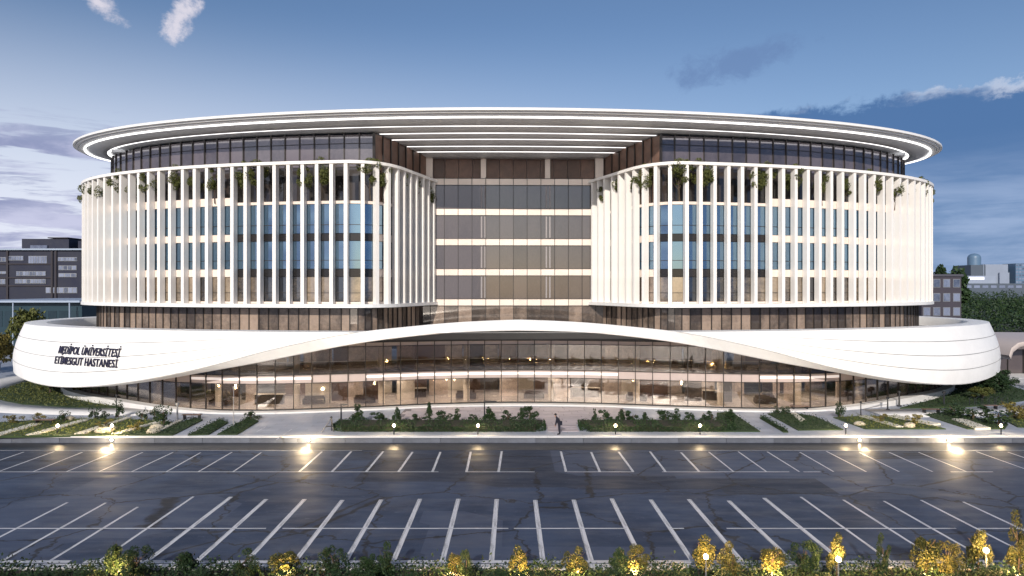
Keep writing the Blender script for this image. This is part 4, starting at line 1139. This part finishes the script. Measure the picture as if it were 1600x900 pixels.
MB().box(XW(-70, D2), XW(128, D2), 0, 30, 0, ZW(472.5, D2)).build('wall', TEAL, t)
MB().box(XW(-72, D2), XW(132, D2), -1.5, 31, ZW(472.4, D2), ZW(469.5, D2)).build('roof', BLUER, t)
for k in range(8):
    MB().box(XW(-10+k*17, D2), XW(4+k*17, D2), -.05, -.003, 5.5, 8.6).build('window', opaque_glass('teal_window_glass', (.008, .02, .03), (.02, .04, .055), .03) if k == 0 else MATS['teal_window_glass'], t)
for px in (31, 118): MB().tube([(XW(px, D2), -1.8, 0), (XW(px, D2), -1.8, ZW(473, D2))], .12, 8).build('post', BLUER, t)
w = thing('low_wall', 'white low wall at the left edge behind the trees', 'wall', (-84, 103, 0)); MB().box(-12, 6.5, 0, .5, 0, 1.5).build('wall_panel', PLINTH, w); MB().box(-12.1, 6.6, -.1, .6, 1.502, 1.75).build('coping', WHITE, w)
# right: brick block, woods, river, far buildings
D = 150.
BRK = mat('dusky_brick', (.045, .040, .055), .8, var=.15, vscale=.4)
t = box_thing('office_block', 'grey brick office block behind the right wing', 'building', XW(1440, D), XW(1502, D), D, D+22, 0, ZW(432, D), BRK, mat('grey_roof_slab', (.06, .06, .08), .8), 5, 4, wz=(.22, .82))
PAV = mat('beige_canopy_shell', (.52, .45, .42), .5)
t = thing('entrance_pavilion', 'beige arched pavilion with glass wall at the right edge', 'pavilion', (0, 0, 0))
D3 = 94.; rows = [[], []]
prof = [(67.0, 3.9), (67.3, 4.9), (68.2, 5.6), (69.8, 5.95), (74, 6.05), (80, 6.0), (88, 5.9)]
mb = MB(); mb.grid([[(x_, D3-2, z_) for x_, z_ in prof], [(x_, D3+14, z_) for x_, z_ in prof]]); mb.grid([[(x_, D3-2, z_) for x_, z_ in prof], [(x_+.25, D3-2, z_-.55) for x_, z_ in prof], [(x_+.25, D3+14, z_-.55) for x_, z_ in prof]]); mb.build('roof_shell', PAV, t, True)
for k in range(9):
    MB().box(67.6+k*2.2, 69.6+k*2.2, D3+2, D3+2.06, 1.0, 4.4).build('pane', ATRGL, t); MB().box(69.65+k*2.2, 69.75+k*2.2, D3+1.9, D3+2.1, .6, 4.5).build('mullion', MULL, t)
MB().box(67.4, 88, D3+1.8, D3+2.2, 4.41, 5.4).build('head_panel', PAV, t); MB().box(67, 88, D3-3, D3+8, .4, .98).build('floor', PLINTH, t)
w = thing('road_parapet', 'long beige parapet of the road behind the right end', 'wall', (100, 130, 0)); MB().box(-10, 60, 0, .6, 0, 3.7).build('wall_panel', PAV, w); MB().box(-10.1, 60, -.15, .75, 3.702, 4.1).build('coping', STRIPE, w)
# woods
mb = MB(); rng = random.Random(91)
for k in range(420):
    x, y = rng.uniform(104, 215), rng.uniform(150, 330); r = rng.uniform(2.5, 5.0); z = rng.uniform(3.5, 9.5)*(.75+.25*min(1, (y-140)/120))
    if (x-98)/(y) < .66 and y > 150 and False: continue
    for j in range(170):
        d = Vector((rng.gauss(0, 1), rng.gauss(0, 1), rng.gauss(0, 1))).normalized()*r*rng.uniform(.7, 1.05); leaf_quad(mb, (x+d.x, y+d.y, max(.3, z+d.z*.8)), .65, rng)
tag(mb.build('woodland', LEAF), 'dense dark green wood behind the right end of the base', 'woodland', kind='stuff')
FT = [crown_mesh('crown', LEAF, 130+k, 1500, 1.1, 5.2, 5.0, 10, 13) for k in range(2)]; FTK = trunk_mesh('trunk', 10, .4, 3, 133)
for k, (px, py, d, s_, lab) in enumerate(((1486, 411, 185, 1.0, 'large dark tree above the brick office block'), (1462, 420, 190, .8, 'dark tree left of the larger one above the brick block'), (1448, 420, 195, .85, 'dark tree half hidden by the right wing'))):
    top_ = ZW(py, d); plant('tree', lab, 'tree', (XW(px, d), d, 0), FT[k % 2], FTK, (s_, s_, top_/15.), k, 'dark trees behind the brick office block')
water = MB().face([(300, 900, -.05), (3500, 900, -.05), (3500, 2600, -.05), (300, 2600, -.05)]).build('river', WATER); tag(water, kind='structure')
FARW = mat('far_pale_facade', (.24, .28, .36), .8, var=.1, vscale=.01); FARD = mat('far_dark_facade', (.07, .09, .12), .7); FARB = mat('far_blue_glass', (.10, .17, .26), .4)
D = 1500.
t = thing('concert_hall', 'pale far hall with a rounded tower across the river', 'building', (0, D, 0))
MB().box(XW(1517, D), XW(1540, D), 0, 60, 0, ZW(414, D)).build('wall', FARD, t); MB().box(XW(1540, D)+.1, XW(1576, D), 2, 62, 0, ZW(413, D)).build('wall', FARW, t)
MB().box(XW(1536, D), XW(1536.8, D), -1, -.1, 0, ZW(412.5, D)).build('mast', FARW, t)
mb = MB(); r = (XW(1546, D)-XW(1527, D))/2; cx = XW(1536.5, D)
mb.tube([(cx, 30, ZW(414, D)), (cx, 30, ZW(402, D))], r, 16); mb.ball((cx, 30, ZW(402, D)), r, 16, 8, .75); mb.build('round_tower', FARB, t, True)
MB().box(XW(1560, D), XW(1575, D), -4, -.2, 0, ZW(426, D)).build('annex', FARW, t)
t = thing('riverside_hall', 'long low far building with lit sign band by the river', 'building', (0, D-200, 0)); D_ = D-200
MB().box(XW(1495, D_), XW(1556, D_), 0, 40, 0, ZW(431, D_)).build('wall', FARW, t); MB().box(XW(1500, D_), XW(1612, D_), -12, -1, 0, ZW(443, D_)).build('terrace_wall', FARD, t)
MB().box(XW(1514, D_), XW(1537, D_), -1.5, -.2, ZW(437, D_), ZW(433, D_)).build('lit_sign_band', mat('lit_sign', (.8, .8, .9), .5, emit=(.85, .85, 1), estr=.8), t)
for k in range(8): MB().box(XW(1502+k*13, D_), XW(1511+k*13, D_), -12.6, -12.1, ZW(450, D_), ZW(446, D_)).build('window', PANEG, t)
box_thing('far_tower', 'blue glass high-rise at the right edge beyond the river', 'building', XW(1587, D), XW(1606, D), D, D+40, 0, ZW(412, D), FARB, FARD, 9, 4)
for k, (a, b, top_, lab) in enumerate(((1575, 1587, 424, 'dark low far building left of the blue high-rise'), (1606, 1640, 430, 'dark far building right of the blue high-rise'))):
    box_thing('far_block', lab, 'building', XW(a, D), XW(b, D), D+30, D+80, 0, ZW(top_, D), FARD, FARD, 4, 3)
print('objects', len(bpy.data.objects))
